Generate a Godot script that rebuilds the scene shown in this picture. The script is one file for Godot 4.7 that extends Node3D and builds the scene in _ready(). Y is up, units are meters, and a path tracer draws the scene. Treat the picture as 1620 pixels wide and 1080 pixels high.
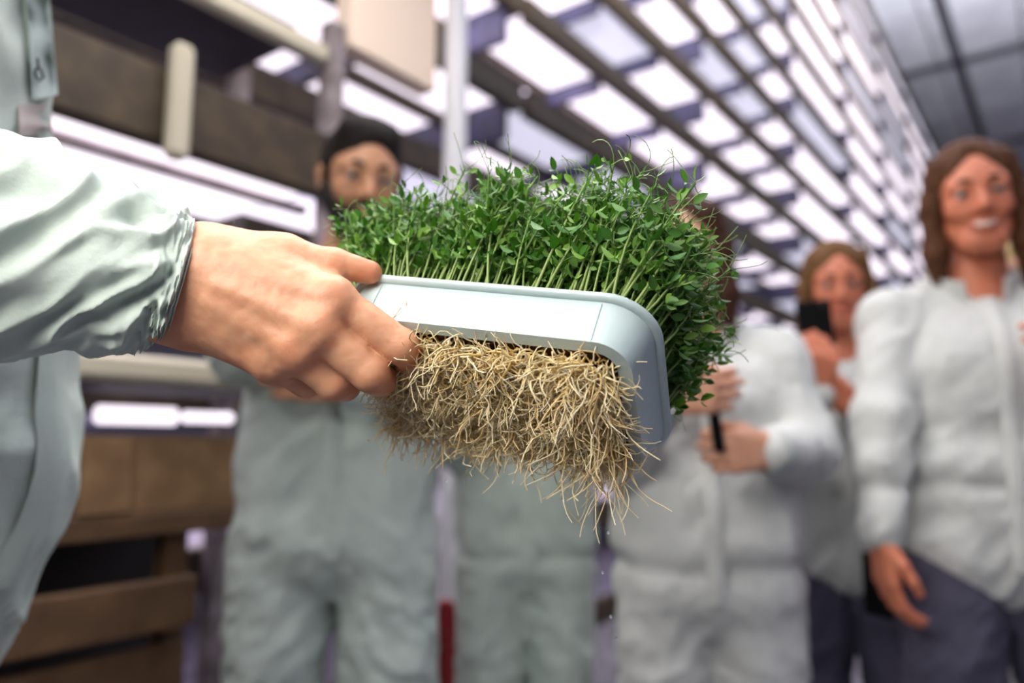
extends Node3D

# ---------------------------------------------------------------- geometry collector
class Geo:
	var v := PackedVector3Array()
	var n := PackedVector3Array()
	var c := PackedColorArray()
	var i := PackedInt32Array()
	func quad(a: Vector3, b: Vector3, p: Vector3, d: Vector3, col := Color.WHITE) -> void:
		var nn := (b - a).cross(p - a).normalized()
		var k := v.size()
		for q in [a, b, p, d]:
			v.append(q); n.append(nn); c.append(col)
		for e in [0, 1, 2, 0, 2, 3]:
			i.append(k + e)
	func tri(a: Vector3, b: Vector3, p: Vector3, col := Color.WHITE) -> void:
		var nn := (b - a).cross(p - a).normalized()
		var k := v.size()
		for q in [a, b, p]:
			v.append(q); n.append(nn); c.append(col)
		for e in 3:
			i.append(k + e)
	# box with chamfered edges
	func box(o: Vector3, s: Vector3, bev := 0.004, col := Color.WHITE) -> void:
		var h := s * 0.5
		var b := minf(bev, minf(h.x, minf(h.y, h.z)) * 0.6)
		var ax := [Vector3.RIGHT, Vector3.UP, Vector3.BACK]
		for a in 3:
			for sg in [-1.0, 1.0]:
				var u: Vector3 = ax[(a + 1) % 3]
				var w: Vector3 = ax[(a + 2) % 3]
				var m: Vector3 = o + ax[a] * h[a] * sg
				var hu: Vector3 = u * (h[(a + 1) % 3] - b)
				var hw: Vector3 = w * (h[(a + 2) % 3] - b)
				if sg > 0:
					quad(m - hu - hw, m + hu - hw, m + hu + hw, m - hu + hw, col)
				else:
					quad(m - hu + hw, m + hu + hw, m + hu - hw, m - hu - hw, col)
		if b < 0.0005:
			return
		for a in 3:
			var u: Vector3 = ax[(a + 1) % 3]
			var w: Vector3 = ax[(a + 2) % 3]
			var l: Vector3 = ax[a] * (h[a] - b)
			for su in [-1.0, 1.0]:
				for sw in [-1.0, 1.0]:
					var p: Vector3 = o + u * su * h[(a + 1) % 3] + w * sw * (h[(a + 2) % 3] - b)
					var q: Vector3 = o + u * su * (h[(a + 1) % 3] - b) + w * sw * h[(a + 2) % 3]
					if su * sw > 0:
						quad(p - l, q - l, q + l, p + l, col)
					else:
						quad(q - l, p - l, p + l, q + l, col)
		for sx in [-1.0, 1.0]:
			for sy in [-1.0, 1.0]:
				for sz in [-1.0, 1.0]:
					var p := o + Vector3(sx * h.x, sy * (h.y - b), sz * (h.z - b))
					var q := o + Vector3(sx * (h.x - b), sy * h.y, sz * (h.z - b))
					var r := o + Vector3(sx * (h.x - b), sy * (h.y - b), sz * h.z)
					if sx * sy * sz > 0:
						tri(p, q, r, col)
					else:
						tri(p, r, q, col)
	func tube(p: PackedVector3Array, r: PackedFloat32Array, sides: int, c0: Color, c1: Color, cap := true) -> void:
		var k0 := v.size()
		var m := p.size()
		var d0 := (p[1] - p[0]).normalized()
		var x := d0.cross(Vector3(0.31, 0.84, 0.44)).normalized()
		for k in m:
			var d := (p[mini(k + 1, m - 1)] - p[maxi(k - 1, 0)]).normalized()
			x = (x - d * x.dot(d)).normalized()
			var y := d.cross(x)
			var cc := c0.lerp(c1, float(k) / (m - 1))
			for s in sides:
				var a := TAU * s / sides
				var nn := x * cos(a) + y * sin(a)
				v.append(p[k] + nn * r[k]); n.append(nn); c.append(cc)
		for k in m - 1:
			for s in sides:
				var a := k0 + k * sides + s
				var b := k0 + k * sides + (s + 1) % sides
				for e in [a, b, b + sides, a, b + sides, a + sides]:
					i.append(e)
		if cap:
			for end in 2:
				var kk: int = 0 if end == 0 else m - 1
				var d: Vector3 = (p[0] - p[1]).normalized() if end == 0 else (p[m - 1] - p[m - 2]).normalized()
				var ce := v.size()
				v.append(p[kk] + d * r[kk] * 0.5); n.append(d); c.append(c0 if end == 0 else c1)
				for s in sides:
					for e in [ce, k0 + kk * sides + s, k0 + kk * sides + (s + 1) % sides]:
						i.append(e)
	func cyl(a: Vector3, b: Vector3, r: float, sides := 20, col := Color.WHITE) -> void:
		var d := (b - a).normalized()
		var e := minf(r * 0.15, 0.004)
		tube([a, a + d * e, b - d * e, b], [r - e, r, r, r - e], sides, col, col)
	func ball(o: Vector3, r: Vector3, col := Color.WHITE, rows := 8, cols := 12) -> void:
		var k0 := v.size()
		for y in rows + 1:
			var t := PI * y / rows
			for x in cols:
				var a := TAU * x / cols
				var q := Vector3(sin(t) * cos(a), cos(t), sin(t) * sin(a))
				v.append(o + q * r); n.append((q / r).normalized()); c.append(col)
		for y in rows:
			for x in cols:
				var a := k0 + y * cols + x
				var b := k0 + y * cols + (x + 1) % cols
				for e in [a, b, b + cols, a, b + cols, a + cols]:
					i.append(e)
	# a grid of points, rows x cols, closed round the columns or open; smooth
	func grid(p: PackedVector3Array, rows: int, cols: int, closed: bool, col := Color.WHITE, out_from := Vector3.INF) -> void:
		var k0 := v.size()
		for q in p:
			v.append(q); c.append(col); n.append(Vector3.ZERO)
		var wide := cols if closed else cols - 1
		for y in rows - 1:
			for x in wide:
				var a := k0 + y * cols + x
				var b := k0 + y * cols + (x + 1) % cols
				var e := b + cols
				var f := a + cols
				var nn := (v[b] - v[a]).cross(v[f] - v[a]) + (v[e] - v[b]).cross(v[f] - v[b])
				for k in [a, b, e, f]:
					n[k] += nn
				for k in [a, b, e, a, e, f]:
					i.append(k)
		var flip := 1.0
		if out_from != Vector3.INF:
			var s := 0.0
			for k in p.size():
				s += n[k0 + k].dot(p[k] - out_from)
			flip = signf(s)
		for k in range(k0, v.size()):
			n[k] = (n[k] * flip).normalized()
	func add(g: Geo, t: Transform3D) -> void:
		var k0 := v.size()
		for q in g.v:
			v.append(t * q)
		for q in g.n:
			n.append((t.basis * q).normalized())
		c.append_array(g.c)
		for k in g.i:
			i.append(k + k0)
	func mesh(off := Vector3.ZERO) -> ArrayMesh:
		for k in range(0, i.size(), 3):
			var a := i[k]
			var b := i[k + 1]
			var d := i[k + 2]
			if (v[b] - v[a]).cross(v[d] - v[a]).dot(n[a] + n[b] + n[d]) > 0.0:
				i[k + 1] = d
				i[k + 2] = b
		if off != Vector3.ZERO:
			for k in v.size():
				v[k] -= off
		var arr := []
		arr.resize(Mesh.ARRAY_MAX)
		arr[Mesh.ARRAY_VERTEX] = v
		arr[Mesh.ARRAY_NORMAL] = n
		arr[Mesh.ARRAY_COLOR] = c
		arr[Mesh.ARRAY_INDEX] = i
		var m := ArrayMesh.new()
		m.add_surface_from_arrays(Mesh.PRIMITIVE_TRIANGLES, arr)
		return m

# ---------------------------------------------------------------- names, metas
var used := {}
func numbered(s: String) -> String:
	var k: int = used.get(s, -1) + 1
	used[s] = k
	return s if k == 0 else "%s_%03d" % [s, k]
func thing(called: String, label: String, category: String, at := Vector3.ZERO, group := "", turn := 0.0) -> Node3D:
	var o := Node3D.new()
	o.name = numbered(called)
	add_child(o)
	o.position = at
	o.rotation.y = turn
	o.set_meta("label", label)
	if category: o.set_meta("category", category)
	if group: o.set_meta("group", group)
	return o
func setting(called: String, label: String, turn := 0.0) -> Node3D:
	var o := Node3D.new()
	o.name = called
	add_child(o)
	o.rotation.y = turn
	o.set_meta("label", label)
	o.set_meta("kind", "structure")
	return o
func part(called: String, m: Mesh, mt: Material, parent: Node3D, at := Vector3.ZERO, label := "") -> MeshInstance3D:
	var o := MeshInstance3D.new()
	o.name = called
	o.mesh = m
	o.material_override = mt
	o.position = at
	o.cast_shadow = GeometryInstance3D.SHADOW_CASTING_SETTING_ON
	parent.add_child(o, true)
	if label: o.set_meta("label", label)
	return o
func boxed(s: Vector3, bev := 0.004) -> ArrayMesh:
	var g := Geo.new()
	g.box(Vector3.ZERO, s, bev)
	return g.mesh()

# ---------------------------------------------------------------- materials
var M := {}
func noise_tex(freq: float, seed_: int, lo: Color, hi: Color, size := 256, octaves := 4, stretch := 0) -> NoiseTexture2D:
	var t := NoiseTexture2D.new()
	var f := FastNoiseLite.new()
	f.seed = seed_
	f.frequency = freq
	f.fractal_octaves = octaves
	t.noise = f
	t.width = size
	t.height = size
	t.seamless = true
	var g := Gradient.new()
	g.set_color(0, lo)
	g.set_color(1, hi)
	t.color_ramp = g
	return t
func normal_tex(freq: float, seed_: int, strength: float, size := 256) -> NoiseTexture2D:
	var t := NoiseTexture2D.new()
	var f := FastNoiseLite.new()
	f.seed = seed_
	f.frequency = freq
	f.fractal_octaves = 3
	t.noise = f
	t.width = size
	t.height = size
	t.seamless = true
	t.as_normal_map = true
	t.bump_strength = strength
	return t
func mat(key: String, col: Color, rough := 0.6, metal := 0.0) -> StandardMaterial3D:
	var m := StandardMaterial3D.new()
	m.resource_name = key
	m.albedo_color = col
	m.roughness = rough
	m.metallic = metal
	M[key] = m
	return m
func mottled(m: StandardMaterial3D, t: Texture2D, scale: float) -> void:
	m.albedo_texture = t
	m.uv1_triplanar = true
	m.uv1_scale = Vector3.ONE * scale
func relief(m: StandardMaterial3D, t: Texture2D, depth: float, scale: float) -> void:
	m.normal_enabled = true
	m.normal_texture = t
	m.normal_scale = depth
	m.uv1_triplanar = true
	m.uv1_scale = Vector3.ONE * scale

func materials() -> void:
	var weave := normal_tex(0.09, 3, 6.0)
	var pores := normal_tex(0.06, 5, 5.0)
	var soft := noise_tex(0.012, 9, Color(0.95, 0.95, 0.95), Color(1, 1, 1))
	for k in 2:
		var c: Color = [Color(0.765, 0.815, 0.775), Color(0.80, 0.81, 0.79)][k]
		var m := mat("coverall_%d" % k, c, 0.75)
		mottled(m, soft, 2.0)
		relief(m, weave, 0.12, 9.0)
		m.rim_enabled = true
		m.rim = 0.15
	for k in 4:
		var c: Color = [Color(1, 1, 1), Color(0.80, 0.62, 0.52), Color(1.0, 0.86, 0.80), Color(1.0, 0.88, 0.80)][k]
		var m := mat("skin_%d" % k, c, 0.5)
		m.vertex_color_use_as_albedo = true
		m.subsurf_scatter_enabled = true
		m.subsurf_scatter_strength = 0.12
		relief(m, pores, 0.12, 14.0)
	var h := mat("hair", Color(1, 1, 1), 0.6)
	h.metallic_specular = 0.25
	h.vertex_color_use_as_albedo = true
	mat("tray_plastic", Color(0.75, 0.82, 0.815), 0.38)
	relief(M.tray_plastic, pores, 0.08, 8.0)
	var lf := mat("leaf", Color(1, 1, 1), 0.45)
	lf.vertex_color_use_as_albedo = true
	lf.backlight_enabled = true
	lf.backlight = Color(0.45, 0.6, 0.15)
	var rt := mat("root", Color(1, 1, 1), 0.5)
	rt.vertex_color_use_as_albedo = true
	rt.backlight_enabled = true
	rt.backlight = Color(0.4, 0.4, 0.4)
	mat("fibre_mat", Color(0.50, 0.34, 0.17), 0.9)
	mottled(M.fibre_mat, noise_tex(0.05, 12, Color(0.45, 0.4, 0.35), Color(1, 1, 1)), 14.0)
	mat("black_plastic", Color(0.025, 0.025, 0.03), 0.6)
	M.black_plastic.metallic_specular = 0.2
	mat("black_glass", Color(0.01, 0.01, 0.014), 0.1)
	mat("metal_dark", Color(0.10, 0.10, 0.09), 0.4, 0.6)
	mat("shoe_cover", Color(0.62, 0.66, 0.70), 0.6)
	mat("trousers", Color(0.30, 0.29, 0.36), 0.8)
	relief(M.trousers, weave, 0.12, 9.0)
	mat("zip_tape", Color(0.72, 0.68, 0.66), 0.7)
	mat("elastic", Color(0.70, 0.76, 0.74), 0.75)
	mat("eye_white", Color(0.62, 0.58, 0.55), 0.25)
	mat("iris", Color(0.10, 0.07, 0.05), 0.15)
	mat("teeth", Color(0.88, 0.85, 0.80), 0.3)
	var wear := noise_tex(0.03, 21, Color(0.62, 0.58, 0.55), Color(1, 1, 1))
	mat("rack_beam", Color(0.31, 0.255, 0.175), 0.6)
	mottled(M.rack_beam, wear, 1.5)
	mat("rack_upright", Color(0.62, 0.58, 0.60), 0.5)
	mottled(M.rack_upright, wear, 1.5)
	mat("rack_plate", Color(0.33, 0.33, 0.50), 0.5)
	mottled(M.rack_plate, wear, 1.2)
	mat("deck", Color(0.52, 0.50, 0.60), 0.5)
	mottled(M.deck, wear, 1.0)
	mat("dark_deck", Color(0.16, 0.125, 0.135), 0.6)
	mottled(M.dark_deck, wear, 1.5)
	mat("cream_steel", Color(0.76, 0.73, 0.65), 0.45)
	mat("white_paint", Color(0.86, 0.86, 0.88), 0.35)
	mat("carton", Color(0.55, 0.43, 0.30), 0.85)
	mottled(M.carton, noise_tex(0.02, 31, Color(0.82, 0.8, 0.78), Color(1, 1, 1)), 2.0)
	mat("carton_pale", Color(0.93, 0.85, 0.77), 0.85)
	mat("board", Color(0.44, 0.33, 0.22), 0.7)
	mottled(M.board, noise_tex(0.015, 33, Color(0.7, 0.66, 0.62), Color(1, 1, 1)), 2.0)
	mat("concrete", Color(0.45, 0.44, 0.47), 0.55)
	mottled(M.concrete, noise_tex(0.015, 41, Color(0.75, 0.75, 0.76), Color(1, 1, 1)), 0.6)
	mat("panel_grey", Color(0.80, 0.82, 0.89), 0.5)
	mottled(M.panel_grey, noise_tex(0.01, 43, Color(0.88, 0.88, 0.9), Color(1, 1, 1)), 0.5)
	mat("purlin", Color(0.22, 0.22, 0.27), 0.5)
	mat("wall_grey", Color(0.42, 0.42, 0.48), 0.7)
	mat("red_plastic", Color(0.55, 0.07, 0.10), 0.45)
	mat("white_band", Color(0.85, 0.85, 0.85), 0.5)
	var led := mat("led_panel", Color(0.9, 0.9, 0.92), 0.6)
	led.emission_enabled = true
	led.emission = Color(1.0, 0.95, 1.0)
	led.emission_energy_multiplier = LED_GLOW
	var dim := mat("led_panel_dim", Color(0.85, 0.85, 0.92), 0.6)
	dim.emission_enabled = true
	dim.emission = Color(0.93, 0.92, 1.0)
	dim.emission_energy_multiplier = LED_GLOW * 0.52
	var lamp := mat("lamp_diffuser", Color(0.9, 0.9, 0.9), 0.6)
	lamp.emission_enabled = true
	lamp.emission = Color(1.0, 0.98, 0.95)
	lamp.emission_energy_multiplier = 1.5
	var w := mat("water", Color(0.9, 0.95, 1.0, 0.05), 0.02)
	w.transparency = BaseMaterial3D.TRANSPARENCY_ALPHA
	w.refraction_enabled = true
	w.refraction_scale = 0.033

# ---------------------------------------------------------------- distance fields meshed as surface nets
# a bone: [a, b, radius a, radius b, blend, cut?, flatten axis, flatten factor]
func bone(a: Vector3, b: Vector3, ra: float, rb: float, k := 0.01, cut := false, ax := Vector3.ZERO, f := 1.0) -> Array:
	return [a, b, ra, rb, k, cut, ax, f]
func field_at(bones: Array, p: Vector3) -> float:
	var d := 1.0
	for e in bones:
		var ax: Vector3 = e[6]
		var fs: float = 1.0 / float(e[7]) - 1.0
		var ab: Vector3 = e[1] - e[0]
		ab += ax * ab.dot(ax) * fs
		var q: Vector3 = p - e[0]
		q += ax * q.dot(ax) * fs
		var t := clampf(q.dot(ab) / maxf(ab.length_squared(), 1e-9), 0, 1)
		var x: float = (q - ab * t).length() - lerpf(e[2], e[3], t)
		var k: float = e[4]
		if e[5]:
			x = -x
			var h := maxf(k - absf(d - x), 0.0) / k
			d = maxf(d, x) + h * h * k * 0.25
		else:
			var h := maxf(k - absf(d - x), 0.0) / k
			d = minf(d, x) - h * h * k * 0.25
	return d
func net(bones: Array, cell: float, g: Geo, col: Callable, folds = null, xf := Transform3D()) -> void:
	var lo := Vector3.INF
	var hi := -Vector3.INF
	for e in bones:
		if e[5]: continue
		var r: float = maxf(e[2], e[3]) + cell * 3.0
		for q in [e[0], e[1]]:
			lo = lo.min(q - Vector3.ONE * r)
			hi = hi.max(q + Vector3.ONE * r)
	var nx := int((hi.x - lo.x) / cell) + 2
	var ny := int((hi.y - lo.y) / cell) + 2
	var nz := int((hi.z - lo.z) / cell) + 2
	var f := PackedFloat32Array()
	f.resize(nx * ny * nz)
	f.fill(1.0)
	for e in bones:
		var a: Vector3 = e[0]
		var ax: Vector3 = e[6]
		var fs: float = 1.0 / float(e[7]) - 1.0
		var ra: float = e[2]
		var rb: float = e[3]
		var k: float = e[4]
		var cut: bool = e[5]
		var raw: Vector3 = e[1] - e[0]
		var ab: Vector3 = raw + ax * raw.dot(ax) * fs
		var inv := 1.0 / maxf(ab.length_squared(), 1e-9)
		var m: float = maxf(ra, rb) + k * 0.6 + cell * 3.0
		var b0 := (a.min(e[1]) - Vector3.ONE * m - lo) / cell
		var b1 := (a.max(e[1]) + Vector3.ONE * m - lo) / cell
		for z in range(maxi(int(b0.z), 0), mini(int(b1.z) + 2, nz)):
			for y in range(maxi(int(b0.y), 0), mini(int(b1.y) + 2, ny)):
				var row := (z * ny + y) * nx
				for x in range(maxi(int(b0.x), 0), mini(int(b1.x) + 2, nx)):
					var q := Vector3(lo.x + x * cell - a.x, lo.y + y * cell - a.y, lo.z + z * cell - a.z)
					if fs != 0.0:
						q += ax * (q.dot(ax) * fs)
					var t := clampf(q.dot(ab) * inv, 0.0, 1.0)
					var d := (q - ab * t).length() - (ra + (rb - ra) * t)
					var o := f[row + x]
					if cut:
						d = -d
						var h := maxf(k - absf(o - d), 0.0) / k
						f[row + x] = maxf(o, d) + h * h * k * 0.25
					else:
						var h := maxf(k - absf(o - d), 0.0) / k
						f[row + x] = minf(o, d) - h * h * k * 0.25
	if folds != null:
		var band := cell * 3.0 + 0.012
		for z in nz:
			for y in ny:
				for x in nx:
					var at := (z * ny + y) * nx + x
					if absf(f[at]) < band:
						f[at] += folds.call(lo + Vector3(x, y, z) * cell)
	var far := cell * 3.5
	var at_cell := PackedInt32Array()
	at_cell.resize(nx * ny * nz)
	at_cell.fill(-1)
	var sy := nx
	var sz := nx * ny
	for z in nz - 1:
		for y in ny - 1:
			for x in nx - 1:
				var o := (z * ny + y) * nx + x
				var f0 := f[o]
				if f0 > far or f0 < -far:
					continue
				var w := [f0, f[o + 1], f[o + sy], f[o + sy + 1], f[o + sz], f[o + sz + 1], f[o + sz + sy], f[o + sz + sy + 1]]
				var neg := 0
				for e in w:
					if e < 0.0: neg += 1
				if neg == 0 or neg == 8:
					continue
				var s := Vector3.ZERO
				var cnt := 0
				for e in EDGES:
					var fa: float = w[e[0]]
					var fb: float = w[e[1]]
					if (fa < 0.0) != (fb < 0.0):
						var t := fa / (fa - fb)
						s += Vector3(e[0] & 1, (e[0] >> 1) & 1, e[0] >> 2).lerp(Vector3(e[1] & 1, (e[1] >> 1) & 1, e[1] >> 2), t)
						cnt += 1
				s /= cnt
				var nn := Vector3(w[1] + w[3] + w[5] + w[7] - w[0] - w[2] - w[4] - w[6], w[2] + w[3] + w[6] + w[7] - w[0] - w[1] - w[4] - w[5], w[4] + w[5] + w[6] + w[7] - w[0] - w[1] - w[2] - w[3])
				var p := lo + (Vector3(x, y, z) + s) * cell
				at_cell[o] = g.v.size()
				g.v.append(xf * p)
				g.n.append((xf.basis * nn).normalized())
				g.c.append(col.call(p))
				if x > 0 and y > 0 and z > 0:
					for d in 3:
						var st: int = [1, sy, sz][d]
						if (f0 < 0.0) == (f[o + st] < 0.0):
							continue
						var u: int = [sy, sz, 1][d]
						var q: int = [sz, 1, sy][d]
						var k := [at_cell[o], at_cell[o - u], at_cell[o - u - q], at_cell[o - q]]
						if k.min() < 0:
							continue
						for e in [0, 1, 2, 0, 2, 3]:
							g.i.append(k[e])
const EDGES := [[0, 1], [2, 3], [4, 5], [6, 7], [0, 2], [1, 3], [4, 6], [5, 7], [0, 4], [1, 5], [2, 6], [3, 7]]

var fold_noise := FastNoiseLite.new()
var fine_noise := FastNoiseLite.new()
var last_suit := []
var last_wrinkle = null

# ---------------------------------------------------------------- people
# bones of a hand: wrist, direction of the fingers, direction the back faces, direction of the thumb side, curl of the three joints (radians)
func hand_bones(w: Vector3, d: Vector3, back: Vector3, th: Vector3, curl: Array, size := 1.0, spread := 0.06) -> Array:
	d = d.normalized()
	th = (th - d * th.dot(d)).normalized()
	back = (back - d * back.dot(d) - th * back.dot(th)).normalized()
	var o := []
	var off := [0.030, 0.010, -0.011, -0.030]
	var long := [0.088, 0.092, 0.087, 0.078]
	var ln := [[0.043, 0.025, 0.020], [0.047, 0.029, 0.021], [0.043, 0.027, 0.021], [0.033, 0.020, 0.018]]
	for f in 4:
		var mcp: Vector3 = w + (d * long[f] + th * off[f]) * size
		o.append(bone(w + th * off[f] * 0.6 * size + d * 0.012 * size, mcp, 0.017 * size, 0.0125 * size, 0.012))
	for f in 4:
		var p: Vector3 = w + (d * long[f] + th * off[f]) * size
		var a := 0.0
		for j in 3:
			a += curl[j]
			var dir: Vector3 = (d * cos(a) - back * sin(a) + th * spread * (1.5 - f) * 0.5).normalized()
			var q: Vector3 = p + dir * ln[f][j] * size
			o.append(bone(p, q, (0.0102 - j * 0.001) * size, (0.0094 - j * 0.0012) * size, 0.004))
			p = q
	var a0: Vector3 = w + (d * 0.018 + th * 0.022) * size
	var a1: Vector3 = a0 + (d * 0.034 + th * 0.022 - back * 0.014) * size
	var a2: Vector3 = a1 + (d * 0.030 + th * 0.006 - back * 0.014) * size
	var a3: Vector3 = a2 + (d * 0.022 - th * 0.004 - back * 0.012) * size
	o.append(bone(a0, a1, 0.017 * size, 0.013 * size, 0.012))
	o.append(bone(a1, a2, 0.0115 * size, 0.0105 * size, 0.005))
	o.append(bone(a2, a3, 0.0105 * size, 0.0085 * size, 0.004))
	return o

func head_bones() -> Array:
	var o := []
	o.append(bone(Vector3(0, 0.034, -0.028), Vector3(0, 0.030, 0.012), 0.083, 0.078, 0.02, false, Vector3.RIGHT, 0.86))
	o.append(bone(Vector3(0, 0.01, 0.030), Vector3(0, -0.062, 0.040), 0.060, 0.043, 0.03, false, Vector3.RIGHT, 0.95))
	o.append(bone(Vector3(-0.012, -0.094, 0.062), Vector3(0.012, -0.094, 0.062), 0.020, 0.020, 0.02))
	for s in [-1.0, 1.0]:
		o.append(bone(Vector3(s * 0.055, -0.035, 0.0), Vector3(s * 0.022, -0.088, 0.052), 0.024, 0.019, 0.025))
		o.append(bone(Vector3(s * 0.040, -0.022, 0.056), Vector3(s * 0.032, -0.030, 0.064), 0.022, 0.020, 0.015))
		o.append(bone(Vector3(s * 0.044, 0.024, 0.070), Vector3(s * 0.014, 0.024, 0.083), 0.010, 0.011, 0.012))
		o.append(bone(Vector3(s * 0.078, 0.012, -0.018), Vector3(s * 0.074, -0.026, -0.010), 0.018, 0.012, 0.006, false, Vector3(s * 0.93, 0, 0.36).normalized(), 0.45))
	o.append(bone(Vector3(0, 0.014, 0.087), Vector3(0, -0.028, 0.104), 0.0085, 0.0115, 0.01))
	for s in [-1.0, 1.0]:
		o.append(bone(Vector3(s * 0.009, -0.031, 0.096), Vector3(s * 0.013, -0.031, 0.090), 0.008, 0.008, 0.006))
		o.append(bone(Vector3(s * 0.031, 0.006, 0.098), Vector3(s * 0.031, 0.006, 0.086), 0.015, 0.012, 0.012, true))
		o.append(bone(Vector3(s * 0.024, 0.0160, 0.0770), Vector3(s * 0.038, 0.0150, 0.0760), 0.0115, 0.0112, 0.003))
		o.append(bone(Vector3(s * 0.024, -0.0120, 0.0775), Vector3(s * 0.038, -0.0110, 0.0760), 0.0095, 0.0090, 0.003))
		o.append(bone(Vector3(s * 0.022, -0.0585, 0.082), Vector3(0.0, -0.0555, 0.0925), 0.0045, 0.0065, 0.005))
		o.append(bone(Vector3(s * 0.020, -0.0665, 0.081), Vector3(0.0, -0.0690, 0.0905), 0.0045, 0.0075, 0.005))
	o.append(bone(Vector3(0, -0.06, -0.022), Vector3(0, -0.185, -0.040), 0.052, 0.056, 0.02))
	return o

func hair_bones(style: String) -> Array:
	var o := []
	var s0 := Vector3.RIGHT
	if style == "short":
		o.append(bone(Vector3(0, 0.046, -0.034), Vector3(0, 0.052, 0.006), 0.089, 0.082, 0.02, false, s0, 0.90))
		o.append(bone(Vector3(-0.03, 0.098, 0.048), Vector3(0.035, 0.096, 0.044), 0.030, 0.026, 0.03))
		o.append(bone(Vector3(0, 0.0, -0.06), Vector3(0, -0.05, -0.058), 0.058, 0.045, 0.03))
		for s in [-1.0, 1.0]:
			o.append(bone(Vector3(s * 0.070, 0.03, 0.016), Vector3(s * 0.071, -0.012, 0.012), 0.014, 0.008, 0.015))
		o.append(bone(Vector3(0, -0.035, 0.13), Vector3(0.010, 0.030, 0.115), 0.072, 0.054, 0.012, true))
	elif style == "long":
		o.append(bone(Vector3(0, 0.048, -0.036), Vector3(0, 0.052, 0.004), 0.090, 0.084, 0.02, false, s0, 0.92))
		o.append(bone(Vector3(0, -0.01, -0.065), Vector3(0, -0.20, -0.075), 0.072, 0.050, 0.04, false, Vector3.BACK, 0.6))
		for s in [-1.0, 1.0]:
			o.append(bone(Vector3(s * 0.058, 0.075, 0.030), Vector3(s * 0.078, 0.0, 0.022), 0.026, 0.022, 0.02))
			o.append(bone(Vector3(s * 0.078, 0.0, 0.022), Vector3(s * 0.082, -0.10, 0.022), 0.022, 0.024, 0.02))
			o.append(bone(Vector3(s * 0.082, -0.10, 0.022), Vector3(s * 0.080, -0.19, 0.012), 0.024, 0.014, 0.02))
		o.append(bone(Vector3(0, -0.05, 0.14), Vector3(0, 0.030, 0.125), 0.072, 0.062, 0.012, true))
		o.append(bone(Vector3(0, 0.03, 0.125), Vector3(0, 0.088, 0.098), 0.060, 0.030, 0.010, true))
	else: # tied back
		o.append(bone(Vector3(0, 0.046, -0.036), Vector3(0, 0.050, 0.004), 0.090, 0.083, 0.02, false, s0, 0.90))
		o.append(bone(Vector3(0, 0.02, -0.10), Vector3(0, -0.14, -0.13), 0.035, 0.020, 0.03))
		for s in [-1.0, 1.0]:
			o.append(bone(Vector3(s * 0.058, 0.075, 0.034), Vector3(s * 0.076, -0.03, 0.024), 0.022, 0.012, 0.02))
			o.append(bone(Vector3(s * 0.076, -0.03, 0.024), Vector3(s * 0.076, -0.10, 0.030), 0.012, 0.010, 0.02))
		o.append(bone(Vector3(0, -0.05, 0.14), Vector3(0, 0.026, 0.122), 0.072, 0.058, 0.012, true))
	return o

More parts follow.
